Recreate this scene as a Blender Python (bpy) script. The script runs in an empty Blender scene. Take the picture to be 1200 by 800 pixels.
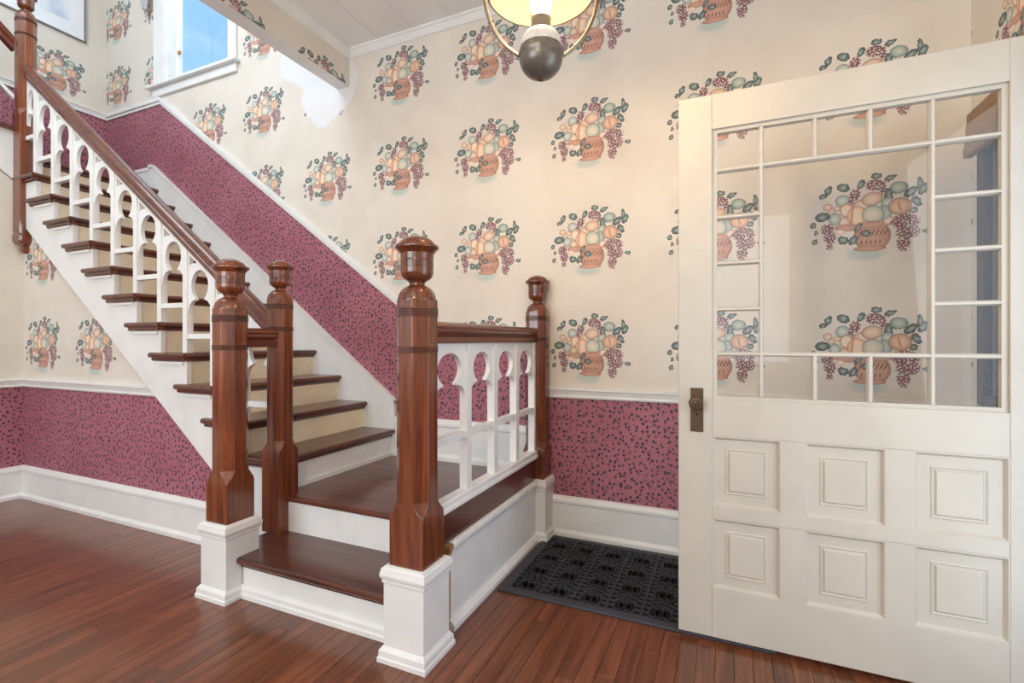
import bpy, math, random
from mathutils import Vector
from mathutils.geometry import tessellate_polygon
random.seed(7)
SC = bpy.context.scene
COL = SC.collection
PI = math.pi

# ------------------------------------------------------------------ camera
cam_d = bpy.data.cameras.new('camera'); cam = bpy.data.objects.new('camera', cam_d); COL.objects.link(cam)
cam_d.sensor_width = 36.0; cam_d.lens = 571.0/1200*36; cam_d.clip_start = 0.02
cam_d.shift_y = -1/1200
cam.location = (0, 0, 1.15); cam.rotation_euler = (PI/2, 0, math.atan(253/571.0))
SC.camera = cam
# ------------------------------------------------------------------ view, world
vs = SC.view_settings
vs.view_transform = 'Standard'; vs.look = 'None'; vs.exposure = 0.2; vs.gamma = 1.0; vs.use_curve_mapping = False
W = bpy.data.worlds.new('sky'); SC.world = W; W.use_nodes = True
wn = W.node_tree; wn.nodes.clear()
def _w(t, **k):
    n = wn.nodes.new(t)
    for a, b in k.items(): setattr(n, a, b)
    return n
_o = _w('ShaderNodeOutputWorld'); _b = _w('ShaderNodeBackground'); _tc = _w('ShaderNodeTexCoord')
_sx = _w('ShaderNodeSeparateXYZ'); wn.links.new(_tc.outputs['Generated'], _sx.inputs[0])
_rp = _w('ShaderNodeValToRGB'); wn.links.new(_sx.outputs[2], _rp.inputs[0])
_rp.color_ramp.elements[0].position = 0.0; _rp.color_ramp.elements[0].color = (0.42, 0.70, 0.98, 1)
_rp.color_ramp.elements[1].position = 0.9; _rp.color_ramp.elements[1].color = (0.20, 0.52, 0.97, 1)
_mp = _w('ShaderNodeMapping'); _mp.inputs['Scale'].default_value = (1.0, 1.0, 7.0)
wn.links.new(_tc.outputs['Generated'], _mp.inputs[0])
_nz = _w('ShaderNodeTexNoise'); _nz.inputs['Scale'].default_value = 2.6; _nz.inputs['Detail'].default_value = 5
wn.links.new(_mp.outputs[0], _nz.inputs['Vector'])
_cr = _w('ShaderNodeValToRGB'); wn.links.new(_nz.outputs[0], _cr.inputs[0])
_cr.color_ramp.elements[0].position = 0.5; _cr.color_ramp.elements[0].color = (0, 0, 0, 1)
_cr.color_ramp.elements[1].position = 0.75; _cr.color_ramp.elements[1].color = (0.4, 0.4, 0.4, 1)
_mx = _w('ShaderNodeMix', data_type='RGBA'); wn.links.new(_cr.outputs[0], _mx.inputs[0])
wn.links.new(_rp.outputs[0], _mx.inputs[6]); _mx.inputs[7].default_value = (0.8, 0.9, 1, 1)
wn.links.new(_mx.outputs[2], _b.inputs[0]); _b.inputs[1].default_value = 1.0
wn.links.new(_b.outputs[0], _o.inputs[0])

# ------------------------------------------------------------------ daylight for the house, plus an added unseen warm fill
def area(name, loc, target, sx, sy, power, col):
    l = bpy.data.lights.new(name, 'AREA'); l.shape = 'RECTANGLE'; l.size = sx; l.size_y = sy; l.energy = power; l.color = col
    o = bpy.data.objects.new(name, l); COL.objects.link(o); o.location = loc
    d = Vector(target)-Vector(loc); o.rotation_euler = d.to_track_quat('-Z', 'Y').to_euler()
    return o
area('window_daylight_front', (-2.2, -2.42, 1.75), (-2.2, 2, 1.6), 2.6, 1.7, 80, (0.91, 0.955, 1.0))
area('window_daylight_front', (0.2, -2.42, 1.75), (0.0, 2, 1.3), 0.9, 1.7, 10, (1.0, 0.95, 0.88))
area('doorway_daylight', (0.955, 1.35, 1.1), (-2, 1.75, 0.9), 0.8, 1.9, 11, (0.92, 0.96, 1.0))
area('upstairs_daylight', (-3.6, 0.62, 4.6), (-4.2, 2.7, 3.4), 2.0, 1.4, 60, (0.80, 0.90, 1.0))
_l = bpy.data.lights.new('added_warm_fill', 'POINT'); _l.energy = 46; _l.color = (1.0, 0.80, 0.57); _l.shadow_soft_size = 0.14  # added warm fill behind the camera, lifts hall and ceiling; no fixture here
_lo = bpy.data.objects.new('added_warm_fill', _l); COL.objects.link(_lo); _lo.location = (-0.4, -0.9, 2.55)
area('stair_window_daylight', (-4.2, 2.86, 4.3), (-4.3, 1.6, 3.2), 0.75, 1.5, 4, (0.85, 0.93, 1.0))

# ------------------------------------------------------------------ mesh helpers
class MB:
    def __init__(s): s.v = []; s.f = []; s.m = []
    def add(s, vs, fs, mi=0):
        o = len(s.v); s.v += [tuple(v) for v in vs]; s.f += [tuple(i+o for i in f) for f in fs]; s.m += [mi]*len(fs); return s
    def box(s, a, b, mi=0):
        (x0, y0, z0), (x1, y1, z1) = a, b
        x0, x1 = min(x0, x1), max(x0, x1); y0, y1 = min(y0, y1), max(y0, y1); z0, z1 = min(z0, z1), max(z0, z1)
        return s.add([(x0,y0,z0),(x1,y0,z0),(x1,y1,z0),(x0,y1,z0),(x0,y0,z1),(x1,y0,z1),(x1,y1,z1),(x0,y1,z1)],
              [(0,3,2,1),(4,5,6,7),(0,1,5,4),(1,2,6,5),(2,3,7,6),(3,0,4,7)], mi)
    def prism(s, poly, fn, t0, t1, mi=0, holes=()):
        """poly: 2-D outline; fn(u,v,t) -> 3-D; extruded between t0 and t1"""
        loops = [list(poly)]+[list(h) for h in holes]
        tris = tessellate_polygon([[Vector((p[0], p[1], 0)) for p in l] for l in loops])
        flat = [p for l in loops for p in l]; n = len(flat)
        vs = [fn(u, v, t0) for u, v in flat]+[fn(u, v, t1) for u, v in flat]
        fs = []
        if len(loops) == 1:
            fs += [tuple(range(n-1, -1, -1)), tuple(range(n, 2*n))]
        else:
            fs += [tuple(t) for t in tris]+[tuple(i+n for i in reversed(t)) for t in tris]
        k = 0
        for l in loops:
            m = len(l)
            for i in range(m):
                a, b = k+i, k+(i+1) % m
                fs.append((a, b, b+n, a+n))
            k += m
        return s.add(vs, fs, mi)
    def lathe(s, prof, c=(0, 0, 0), seg=32, mi=0):
        vs = []; fs = []; n = len(prof)
        for r, z in prof:
            for i in range(seg):
                a = 2*PI*i/seg; vs.append((c[0]+r*math.cos(a), c[1]+r*math.sin(a), c[2]+z))
        for j in range(n-1):
            for i in range(seg):
                a = j*seg+i; b = j*seg+(i+1) % seg
                fs.append((a, b, b+seg, a+seg))
        return s.add(vs, fs, mi)
    def loft(s, loops, cap=True, mi=0):
        n = len(loops[0]); vs = [p for l in loops for p in l]; fs = []
        for j in range(len(loops)-1):
            for i in range(n):
                a = j*n+i; b = j*n+(i+1) % n
                fs.append((a, b, b+n, a+n))
        if cap:
            fs.append(tuple(range(n-1, -1, -1))); fs.append(tuple(range((len(loops)-1)*n, len(loops)*n)))
        return s.add(vs, fs, mi)
    def tube(s, pts, r, seg=10, mi=0):
        P = [Vector(p) for p in pts]; loops = []
        up = Vector((0, 0, 1))
        for i, p in enumerate(P):
            d = (P[min(i+1, len(P)-1)]-P[max(i-1, 0)]).normalized()
            a = d.cross(up)
            if a.length < 1e-3: a = d.cross(Vector((0, 1, 0)))
            a.normalize(); b = a.cross(d).normalized()
            loops.append([p+a*r*math.cos(2*PI*k/seg)+b*r*math.sin(2*PI*k/seg) for k in range(seg)])
        return s.loft(loops, True, mi)
    def mesh(s, name):
        me = bpy.data.meshes.new(name); me.from_pydata(s.v, [], s.f); me.update()
        import bmesh
        bm = bmesh.new(); bm.from_mesh(me); bmesh.ops.recalc_face_normals(bm, faces=bm.faces); bm.to_mesh(me); bm.free()
        return me
XZ = lambda u, v, t: (u, t, v)      # outline in x-z, extruded along y
YZ = lambda u, v, t: (t, u, v)      # outline in y-z, extruded along x
XY = lambda u, v, t: (u, v, t)

WLOC = {}
def empty(name, loc, label, cat, group=None, parent=None):
    o = bpy.data.objects.new(name, None); COL.objects.link(o); o.location = loc; o.empty_display_size = 0.1
    WLOC[o.name] = Vector(loc); tag(o, label, cat, group); return o
def tag(o, label=None, cat=None, group=None, kind=None):
    if label: o['label'] = label
    if cat: o['category'] = cat
    if group: o['group'] = group
    if kind: o['kind'] = kind
    return o
def obj(name, mb, mats, parent=None, loc=None, smooth=None, bevel=None):
    """mb: MB (world coordinates, or local when loc is given) or an existing mesh"""
    if isinstance(mb, MB):
        midx = mb.m
        if loc is None and mb.v:
            xs = [v[0] for v in mb.v]; ys = [v[1] for v in mb.v]; zs = [v[2] for v in mb.v]
            loc = Vector(((min(xs)+max(xs))/2, (min(ys)+max(ys))/2, min(zs)))
            mb.v = [(a-loc.x, b-loc.y, c-loc.z) for a, b, c in mb.v]
        me = mb.mesh(name)
        for m in (mats if isinstance(mats, (list, tuple)) else [mats]): me.materials.append(m)
        for p, i in zip(me.polygons, midx): p.material_index = i
        if smooth is not None:
            for p in me.polygons: p.use_smooth = True
            if smooth < 180: me.set_sharp_from_angle(angle=math.radians(smooth))
    else: me = mb
    o = bpy.data.objects.new(name, me); COL.objects.link(o)
    loc = Vector(loc or (0, 0, 0)); WLOC[o.name] = loc
    if parent is not None:
        o.parent = parent; o.location = loc-WLOC[parent.name]
    else: o.location = loc
    if bevel:
        b = o.modifiers.new('edge', 'BEVEL'); b.width = bevel; b.segments = 2; b.limit_method = 'ANGLE'; b.angle_limit = math.radians(40)
        b.harden_normals = False
    return o
def struct(name, mb, mats, parent=None, **k):
    o = obj(name, mb, mats, parent, **k)
    if parent is None: o['kind'] = 'structure'
    return o

# ------------------------------------------------------------------ materials
def srgb(r, g, b):
    f = lambda c: (c/255/12.92) if c/255 <= 0.04045 else ((c/255+0.055)/1.055)**2.4
    return (f(r), f(g), f(b), 1)
class NT:
    def __init__(s, tree): s.t = tree
    def n(s, typ, ins=None, **props):
        nd = s.t.nodes.new(typ)
        for k, v in props.items(): setattr(nd, k, v)
        for k, v in (ins or {}).items():
            sk = nd.inputs[k]
            if isinstance(v, bpy.types.NodeSocket): s.t.links.new(v, sk)
            else: sk.default_value = v
        return nd
    def math(s, op, a, b=None, clamp=False):
        ins = {0: a}
        if b is not None: ins[1] = b
        return s.n('ShaderNodeMath', ins, operation=op, use_clamp=clamp).outputs[0]
    def mix(s, f, a, b, blend='MIX'):
        return s.n('ShaderNodeMix', {0: f, 6: a, 7: b}, data_type='RGBA', blend_type=blend).outputs[2]
    def ramp(s, f, stops, interp='LINEAR'):
        nd = s.n('ShaderNodeValToRGB', {0: f}); cr = nd.color_ramp; cr.interpolation = interp
        while len(cr.elements) < len(stops): cr.elements.new(0.5)
        for e, (p, c) in zip(cr.elements, stops): e.position = p; e.color = c
        return nd
def new_mat(name):
    m = bpy.data.materials.new(name); m.use_nodes = True; m.node_tree.nodes.clear()
    t = NT(m.node_tree); out = t.n('ShaderNodeOutputMaterial')
    return m, t, out
def bsdf(t, out, ins):
    b = t.n('ShaderNodeBsdfPrincipled', ins)
    if out is not None: t.t.links.new(b.outputs[0], out.inputs[0])
    return b
def bump(t, h, strength=0.2, dist=0.01):
    return t.n('ShaderNodeBump', {'Height': h, 'Strength': strength, 'Distance': dist}).outputs[0]
def mat_paint(name, col, rough=0.4, var=0.06, dirt=0.0, chip=None):
    m, t, out = new_mat(name)
    g = t.n('ShaderNodeNewGeometry').outputs['Position']
    nz = t.n('ShaderNodeTexNoise', {'Vector': g, 'Scale': 6.0, 'Detail': 4.0}).outputs[0]
    dk = tuple(c*(1-var*2) for c in col[:3])+(1,)
    c = t.ramp(nz, [(0.35, dk), (0.6, col)]).outputs[0]
    if dirt:
        n2 = t.n('ShaderNodeTexNoise', {'Vector': g, 'Scale': 38.0, 'Detail': 6.0, 'Roughness': 0.7}).outputs[0]
        f = t.ramp(n2, [(0.66, (0, 0, 0, 1)), (0.76, (dirt, dirt, dirt, 1))]).outputs[0]
        c = t.mix(f, c, chip or (0.25, 0.2, 0.15, 1))
    n3 = t.n('ShaderNodeTexNoise', {'Vector': g, 'Scale': 60.0, 'Detail': 2.0}).outputs[0]
    bsdf(t, out, {'Base Color': c, 'Roughness': rough, 'Normal': bump(t, n3, 0.08, 0.004)})
    return m
def mat_wood(name, dark, light, axis, rough=0.3, coat=0.4, scale=1.0, rnd=0.25, wear=0.0):
    m, t, out = new_mat(name)
    tc = t.n('ShaderNodeTexCoord').outputs['Object']
    info = t.n('ShaderNodeObjectInfo')
    off = t.n('ShaderNodeVectorMath', {0: info.outputs['Location'], 3: 3.7}, operation='SCALE').outputs[0]
    ofr = t.n('ShaderNodeVectorMath', {0: off, 1: tc}, operation='ADD').outputs[0]
    sc = [28.0*scale]*3; sc[axis] = 1.6*scale
    mp = t.n('ShaderNodeMapping', {'Vector': ofr, 'Scale': tuple(sc)}).outputs[0]
    nz = t.n('ShaderNodeTexNoise', {'Vector': mp, 'Scale': 1.0, 'Detail': 6.0, 'Roughness': 0.62, 'Distortion': 0.8}).outputs[0]
    sc2 = [130.0*scale]*3; sc2[axis] = 4.0*scale
    mp2 = t.n('ShaderNodeMapping', {'Vector': ofr, 'Scale': tuple(sc2)}).outputs[0]
    fine = t.n('ShaderNodeTexNoise', {'Vector': mp2, 'Scale': 1.0, 'Detail': 2.0}).outputs[0]
    mid = tuple((a+b)/2 for a, b in zip(dark, light))
    c = t.ramp(nz, [(0.3, dark), (0.5, mid), (0.72, light)]).outputs[0]
    fr = t.ramp(fine, [(0.38, (0.62, 0.6, 0.6, 1)), (0.55, (1, 1, 1, 1))]).outputs[0]
    c = t.mix(0.55, c, fr, 'MULTIPLY')
    v = t.math('MULTIPLY_ADD', info.outputs['Random'], rnd); t.t.nodes[-1].inputs[2].default_value = 1-rnd/2
    c = t.n('ShaderNodeHueSaturation', {'Value': v, 'Color': c}).outputs[0]
    if wear:
        g = t.n('ShaderNodeNewGeometry').outputs['Position']
        wz = t.n('ShaderNodeTexNoise', {'Vector': g, 'Scale': 55.0, 'Detail': 4.0, 'Roughness': 0.7}).outputs[0]
        f = t.ramp(wz, [(0.68, (0, 0, 0, 1)), (0.74, (wear, wear, wear, 1))]).outputs[0]
        c = t.mix(f, c, (0.30, 0.22, 0.18, 1))
    bsdf(t, out, {'Base Color': c, 'Roughness': rough, 'Coat Weight': coat, 'Coat Roughness': 0.12,
                  'Normal': bump(t, nz, 0.06, 0.004)})
    return m
def mat_simple(name, col, rough=0.5, metal=0.0, **k):
    m, t, out = new_mat(name)
    g = t.n('ShaderNodeNewGeometry').outputs['Position']
    nz = t.n('ShaderNodeTexNoise', {'Vector': g, 'Scale': 45.0, 'Detail': 3.0}).outputs[0]
    c = t.ramp(nz, [(0.3, tuple(x*0.75 for x in col[:3])+(1,)), (0.7, col)]).outputs[0]
    ins = {'Base Color': c, 'Roughness': rough, 'Metallic': metal}; ins.update(k)
    bsdf(t, out, ins); return m
def mat_glass(name, tint=(1, 1, 1, 1), refl=0.05, k=0.5):
    m, t, out = new_mat(name)
    a = t.n('ShaderNodeBsdfTransparent', {0: tint}).outputs[0]
    b = t.n('ShaderNodeBsdfGlossy', {'Roughness': 0.02}).outputs[0]
    lw = t.n('ShaderNodeLayerWeight', {0: 0.25}).outputs['Fresnel']
    f = t.math('MULTIPLY_ADD', lw, k); t.t.nodes[-1].inputs[2].default_value = refl*0.3
    mx = t.n('ShaderNodeMixShader', {0: f, 1: a, 2: b})
    t.t.links.new(mx.outputs[0], out.inputs[0]); return m

# ---- printed fruit basket (flat wallpaper print) -------------------------------------------------
LEAF_D, LEAF_M, LEAF_L = srgb(72, 84, 86), srgb(112, 128, 124), srgb(168, 178, 168)
def basket_group():
    gt = bpy.data.node_groups.new('fruit_basket_print', 'ShaderNodeTree')
    gt.interface.new_socket('Vector', in_out='INPUT', socket_type='NodeSocketVector')
    gt.interface.new_socket('Paper', in_out='INPUT', socket_type='NodeSocketColor')
    gt.interface.new_socket('Color', in_out='OUTPUT', socket_type='NodeSocketColor')
    t = NT(gt); gi = t.n('NodeGroupInput'); go = t.n('NodeGroupOutput')
    vec = gi.outputs[0]; cur = gi.outputs[1]
    nz = t.n('ShaderNodeTexNoise', {'Vector': vec, 'Scale': 75.0, 'Detail': 3.0}, noise_dimensions='2D').outputs['Color']
    d = t.n('ShaderNodeVectorMath', {0: nz, 1: (0.5, 0.5, 0.5)}, operation='SUBTRACT').outputs[0]
    d = t.n('ShaderNodeVectorMath', {0: d, 3: 0.017}, operation='SCALE').outputs[0]
    jag = t.n('ShaderNodeVectorMath', {0: vec, 1: d}, operation='ADD').outputs[0]
    d2 = t.n('ShaderNodeVectorMath', {0: d, 3: 0.22}, operation='SCALE').outputs[0]
    soft = t.n('ShaderNodeVectorMath', {0: vec, 1: d2}, operation='ADD').outputs[0]
    def dist(base, cx, cy, rx, ry, rot):
        mp = t.n('ShaderNodeMapping', {'Vector': base, 'Location': ((cx-480)/1584, (400-cy)/1616, 0), 'Rotation': (0, 0, math.radians(rot)),
                 'Scale': (rx/1584, ry/1616, 1)}, vector_type='TEXTURE')
        return t.n('ShaderNodeVectorMath', {0: mp.outputs[0]}, operation='LENGTH').outputs['Value']
    def shape(base, e, stops):
        nonlocal cur
        r = t.ramp(dist(base, *e), stops)
        cur = t.mix(r.outputs['Alpha'], cur, r.outputs[0])
    A0 = lambda c: (c[0], c[1], c[2], 0)
    def leaf(*e):
        shape(jag, e, [(0.0, LEAF_M), (0.12, LEAF_L), (0.5, LEAF_M), (0.85, LEAF_D), (0.95, LEAF_D), (1.0, A0(LEAF_D))])
    def fruit(e, c0, c1, c2, line=srgb(138, 110, 98)):
        shape(soft, e, [(0.0, c0), (0.55, c1), (0.88, c2), (0.95, line), (1.0, A0(line))])
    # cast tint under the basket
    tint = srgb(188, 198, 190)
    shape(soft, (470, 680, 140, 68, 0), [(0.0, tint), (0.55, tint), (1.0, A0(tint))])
    # leaves behind
    for e in ((228, 182, 24, 40, -25), (195, 222, 26, 19, 15), (325, 168, 44, 34, -20), (436, 158, 22, 40, -30), (530, 105, 34, 24, 0),
              (616, 130, 40, 20, 20), (735, 250, 50, 30, 40), (788, 190, 17, 55, 0), (808, 235, 24, 48, -30), (768, 322, 26, 44, 30),
              (750, 385, 28, 24, 0), (605, 255, 26, 55, 0)): leaf(*e)
    pale = srgb(168, 182, 172)
    shape(jag, (665, 208, 56, 48, 0), [(0, srgb(205, 208, 196)), (0.6, pale), (0.92, LEAF_M), (1, A0(LEAF_M))])
    # fruit
    g0, g1, g2 = srgb(214, 218, 206), srgb(188, 198, 188), srgb(150, 166, 160)
    p0, p1, p2 = srgb(232, 214, 194), srgb(222, 196, 172), srgb(198, 158, 136)
    fruit((320, 268, 48, 46, 0), g0, g1, g2)
    fruit((225, 308, 32, 30, 0), p0, p1, p2); fruit((252, 342, 22, 20, 0), p0, p1, p2); fruit((285, 325, 26, 22, 0), p0, p1, p2)
    # grapes: ring cells
    vo = t.n('ShaderNodeTexVoronoi', {'Vector': vec, 'Scale': 52.0, 'Randomness': 0.65}, voronoi_dimensions='2D').outputs['Distance']
    gr = t.ramp(vo, [(0.0, srgb(226, 204, 198)), (0.2, srgb(196, 160, 158)), (0.34, srgb(136, 92, 102)), (0.46, srgb(96, 60, 72)), (0.62, srgb(92, 58, 70)), (0.72, srgb(196, 176, 166))]).outputs[0]
    def grapes(es):
        nonlocal cur
        m = None
        for e in es:
            q = dist(jag, *e); m = q if m is None else t.math('MINIMUM', m, q)
        f = t.ramp(m, [(0.88, (1, 1, 1, 1)), (1.0, (0, 0, 0, 1))]).outputs[0]
        cur = t.mix(t.math('MULTIPLY', f, t.ramp(vo, [(0.5, (1, 1, 1, 1)), (0.62, (0.35, 0.35, 0.35, 1))]).outputs[0]), cur, gr)
    grapes([(518, 172, 56, 46, 0), (398, 232, 38, 46, -20), (378, 282, 18, 30, 0), (572, 200, 22, 56, 0)])
    fruit((440, 320, 58, 50, 20), p0, p1, p2); fruit((345, 345, 44, 56, 0), p0, srgb(240, 218, 192), p2); fruit((600, 320, 44, 48, 0), g0, g1, g2)
    fruit((330, 432, 46, 40, 0), p0, p1, p2); fruit((505, 275, 68, 52, 10), p0, p1, p2)
    fruit((410, 392, 62, 76, 0), p0, srgb(242, 208, 176), srgb(226, 178, 146))
    fruit((580, 388, 46, 60, 0), srgb(192, 204, 194), srgb(174, 190, 180), srgb(148, 166, 160))
    fruit((510, 392, 72, 70, -20), srgb(230, 216, 196), srgb(212, 206, 188), srgb(168, 180, 168))
    fruit((672, 348, 74, 66, 0), srgb(230, 206, 182), srgb(218, 186, 160), srgb(192, 148, 124))
    shape(soft, (668, 345, 10, 60, 12), [(0, srgb(200, 140, 112)), (0.7, srgb(206, 150, 122)), (1, A0(srgb(220, 170, 140)))])
    fruit((270, 405, 42, 48, 0), g0, g1, g2)
    # basket
    b0, b1, b2 = srgb(206, 164, 144), srgb(194, 148, 128), srgb(158, 112, 96)
    shape(soft, (345, 478, 75, 28, -4), [(0, b0), (0.8, b1), (0.95, b2), (1, A0(b2))])
    shape(soft, (505, 555, 118, 118, 0), [(0, b0), (0.75, b1), (0.93, b2), (1, A0(b2))])
    sl = srgb(112, 80, 70)
    for k in range(7):
        shape(vec, (432+k*26, 530, 5, 38, -14-k*3), [(0, sl), (0.7, sl), (1, A0(sl))])
    for k in range(5):
        shape(vec, (440+k*28, 600, 5, 20, -4), [(0, sl), (0.7, sl), (1, A0(sl))])
    shape(soft, (515, 470, 118, 24, 0), [(0, b0), (0.8, b1), (0.95, b2), (1, A0(b2))])
    shape(soft, (490, 648, 106, 22, 0), [(0, b0), (0.7, b1), (0.92, b2), (1, A0(b2))])
    shape(soft, (380, 385, 10, 105, -4), [(0, b0), (0.6, b1), (1, A0(b2))])
    pk = srgb(240, 214, 198)
    fruit((605, 448, 34, 26, 20), pk, pk, srgb(220, 180, 166)); fruit((305, 508, 30, 22, 0), pk, pk, srgb(226, 190, 176))
    grapes([(702, 462, 92, 56, 0), (718, 535, 76, 66, 0), (692, 622, 42, 66, 0)])
    grapes([(222, 480, 46, 44, 0), (238, 545, 44, 50, 0), (234, 612, 24, 32, 0)])
    for e in ((190, 382, 52, 36, 10), (130, 440, 22, 22, 0), (152, 502, 15, 17, 0), (140, 575, 20, 24, 0), (325, 572, 38, 32, -20),
              (418, 482, 18, 42, -30), (466, 532, 32, 26, 0), (388, 578, 26, 42, -30), (830, 545, 28, 20, 0)): leaf(*e)
    gt.links.new(cur, go.inputs[0])
    return gt
BASKET = basket_group()
def mat_wallpaper(name, axis, u0, v0, P=0.668, Q=0.624, patch=False, flip=False):
    """cream paper with a straight repeat of fruit baskets; axis = horizontal world axis"""
    m, t, out = new_mat(name)
    g = t.n('ShaderNodeNewGeometry').outputs['Position']
    s = t.n('ShaderNodeSeparateXYZ', {0: g}); u = s.outputs[axis]; v = s.outputs[2]
    def wrap(a, o, p):
        a = t.math('SUBTRACT', a, o-p/2); a = t.math('FLOORED_MODULO', a, p); return t.math('SUBTRACT', a, p/2)
    cu, cv = wrap(u, u0, P), wrap(v, v0, Q)
    if flip: cu = t.math('MULTIPLY', cu, -1.0)
    cell = t.n('ShaderNodeCombineXYZ', {0: cu, 1: cv}).outputs[0]
    n1 = t.n('ShaderNodeTexNoise', {'Vector': g, 'Scale': 2.2, 'Detail': 5.0, 'Roughness': 0.6}).outputs[0]
    paper = t.ramp(n1, [(0.3, (0.66, 0.60, 0.52, 1)), (0.62, (0.74, 0.69, 0.61, 1))]).outputs[0]
    # mask: ellipse around the print
    e = t.n('ShaderNodeVectorMath', {0: cell, 1: (1/0.255, 1/0.245, 0)}, operation='MULTIPLY').outputs[0]
    e = t.n('ShaderNodeVectorMath', {0: e}, operation='LENGTH').outputs['Value']
    mask = t.math('LESS_THAN', e, 1.0)
    grp = t.n('ShaderNodeGroup', node_tree=BASKET)
    t.t.links.new(cell, grp.inputs[0]); t.t.links.new(paper, grp.inputs[1])
    pl = t.n('ShaderNodeBsdfPrincipled', {'Base Color': paper, 'Roughness': 0.7})
    pr = t.n('ShaderNodeBsdfPrincipled', {'Base Color': grp.outputs[0], 'Roughness': 0.7})
    mx = t.n('ShaderNodeMixShader', {0: mask, 1: pl.outputs[0], 2: pr.outputs[0]})
    last = mx.outputs[0]
    if patch:   # plaster repair beside the header beam
        nz = t.n('ShaderNodeTexNoise', {'Vector': g, 'Scale': 5.0, 'Detail': 2.0}).outputs['Color']
        w = t.n('ShaderNodeVectorMath', {0: nz, 1: (0.5, 0.5, 0.5)}, operation='SUBTRACT').outputs[0]
        w = t.n('ShaderNodeVectorMath', {0: w, 3: 0.16}, operation='SCALE').outputs[0]
        gw = t.n('ShaderNodeVectorMath', {0: g, 1: w}, operation='ADD').outputs[0]
        m1 = None
        for cx, cz, rx, rz, rot in ((-2.76, 3.02, 0.25, 0.27, 0), (-2.60, 3.10, 0.13, 0.24, -20), (-2.9, 3.32, 0.32, 0.24, 0)):
            mp = t.n('ShaderNodeMapping', {'Vector': gw, 'Location': (cx, 2.765, cz), 'Rotation': (0, math.radians(rot), 0), 'Scale': (rx, 1.0, rz)}, vector_type='TEXTURE').outputs[0]
            q = t.n('ShaderNodeVectorMath', {0: mp}, operation='LENGTH').outputs['Value']
            m1 = q if m1 is None else t.math('MINIMUM', m1, q)
        f = t.ramp(m1, [(0.93, (1, 1, 1, 1)), (1.0, (0, 0, 0, 1))]).outputs[0]
        pp = t.n('ShaderNodeBsdfPrincipled', {'Base Color': (0.74, 0.74, 0.75, 1), 'Roughness': 0.6})
        last = t.n('ShaderNodeMixShader', {0: f, 1: last, 2: pp.outputs[0]}).outputs[0]
    t.t.links.new(last, out.inputs[0])
    return m
def mat_dado(name, axis):
    """rose paper sprinkled with small dark sprigs"""
    m, t, out = new_mat(name)
    g = t.n('ShaderNodeNewGeometry').outputs['Position']
    s = t.n('ShaderNodeSeparateXYZ', {0: g})
    uv = t.n('ShaderNodeCombineXYZ', {0: s.outputs[axis], 1: s.outputs[2]}).outputs[0]
    nz = t.n('ShaderNodeTexNoise', {'Vector': uv, 'Scale': 95.0, 'Detail': 1.0}, noise_dimensions='2D').outputs['Color']
    d = t.n('ShaderNodeVectorMath', {0: nz, 1: (0.5, 0.5, 0.5)}, operation='SUBTRACT').outputs[0]
    d = t.n('ShaderNodeVectorMath', {0: d, 3: 0.012}, operation='SCALE').outputs[0]
    uj = t.n('ShaderNodeVectorMath', {0: uv, 1: d}, operation='ADD').outputs[0]
    v1 = t.n('ShaderNodeTexVoronoi', {'Vector': uj, 'Scale': 33.0, 'Randomness': 0.85}, voronoi_dimensions='2D')
    rc = t.n('ShaderNodeSeparateColor', {0: v1.outputs['Color']}).outputs[0]
    rad = t.math('MULTIPLY_ADD', rc, 0.10); t.t.nodes[-1].inputs[2].default_value = 0.19
    dd = t.math('SUBTRACT', rad, v1.outputs['Distance'])
    f1 = t.ramp(dd, [(0.0, (0, 0, 0, 1)), (0.03, (1, 1, 1, 1))]).outputs[0]
    ctr = t.ramp(v1.outputs['Distance'], [(0.04, srgb(92, 100, 108)), (0.12, srgb(42, 44, 56))]).outputs[0]
    n1 = t.n('ShaderNodeTexNoise', {'Vector': g, 'Scale': 3.0, 'Detail': 3.0}).outputs[0]
    base = t.ramp(n1, [(0.3, srgb(162, 96, 110)), (0.7, srgb(176, 110, 124))]).outputs[0]
    v2 = t.n('ShaderNodeTexVoronoi', {'Vector': uj, 'Scale': 41.0, 'Randomness': 1.0}, voronoi_dimensions='2D')
    f2 = t.ramp(v2.outputs['Distance'], [(0.10, (1, 1, 1, 1)), (0.16, (0, 0, 0, 1))]).outputs[0]
    c = t.mix(f2, base, srgb(122, 56, 72))
    c = t.mix(f1, c, ctr)
    bsdf(t, out, {'Base Color': c, 'Roughness': 0.65})
    return m

M = {}
M['white'] = mat_paint('white_paint', (0.81, 0.81, 0.79, 1), 0.38, 0.03)
M['white_worn'] = mat_paint('worn_white_paint', (0.79, 0.795, 0.78, 1), 0.4, 0.03, 0.55)
M['riser_cream'] = mat_paint('cream_riser_paint', (0.90, 0.79, 0.58, 1), 0.5, 0.05, 0.25)
M['door'] = mat_paint('ivory_door_paint', (0.52, 0.475, 0.40, 1), 0.38, 0.03, 0.12)
M['ceiling'] = mat_paint('ceiling_paint', (0.86, 0.85, 0.83, 1), 0.6, 0.02)
M['plain'] = mat_paint('cream_plain_wall', (0.72, 0.67, 0.58, 1), 0.7, 0.03)
M['newel'] = mat_wood('red_brown_newel_wood', srgb(76, 36, 20), srgb(142, 76, 42), 2, 0.26, 0.6)
M['groove'] = mat_wood('dark_turned_groove', srgb(66, 32, 20), srgb(104, 54, 34), 2, 0.35, 0.4)
M['rail_x'] = mat_wood('handrail_wood_sloping', srgb(84, 38, 22), srgb(134, 68, 40), 0, 0.3, 0.5)
M['rail_y'] = mat_wood('handrail_wood_level', srgb(84, 38, 22), srgb(128, 60, 34), 1, 0.3, 0.5)
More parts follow.
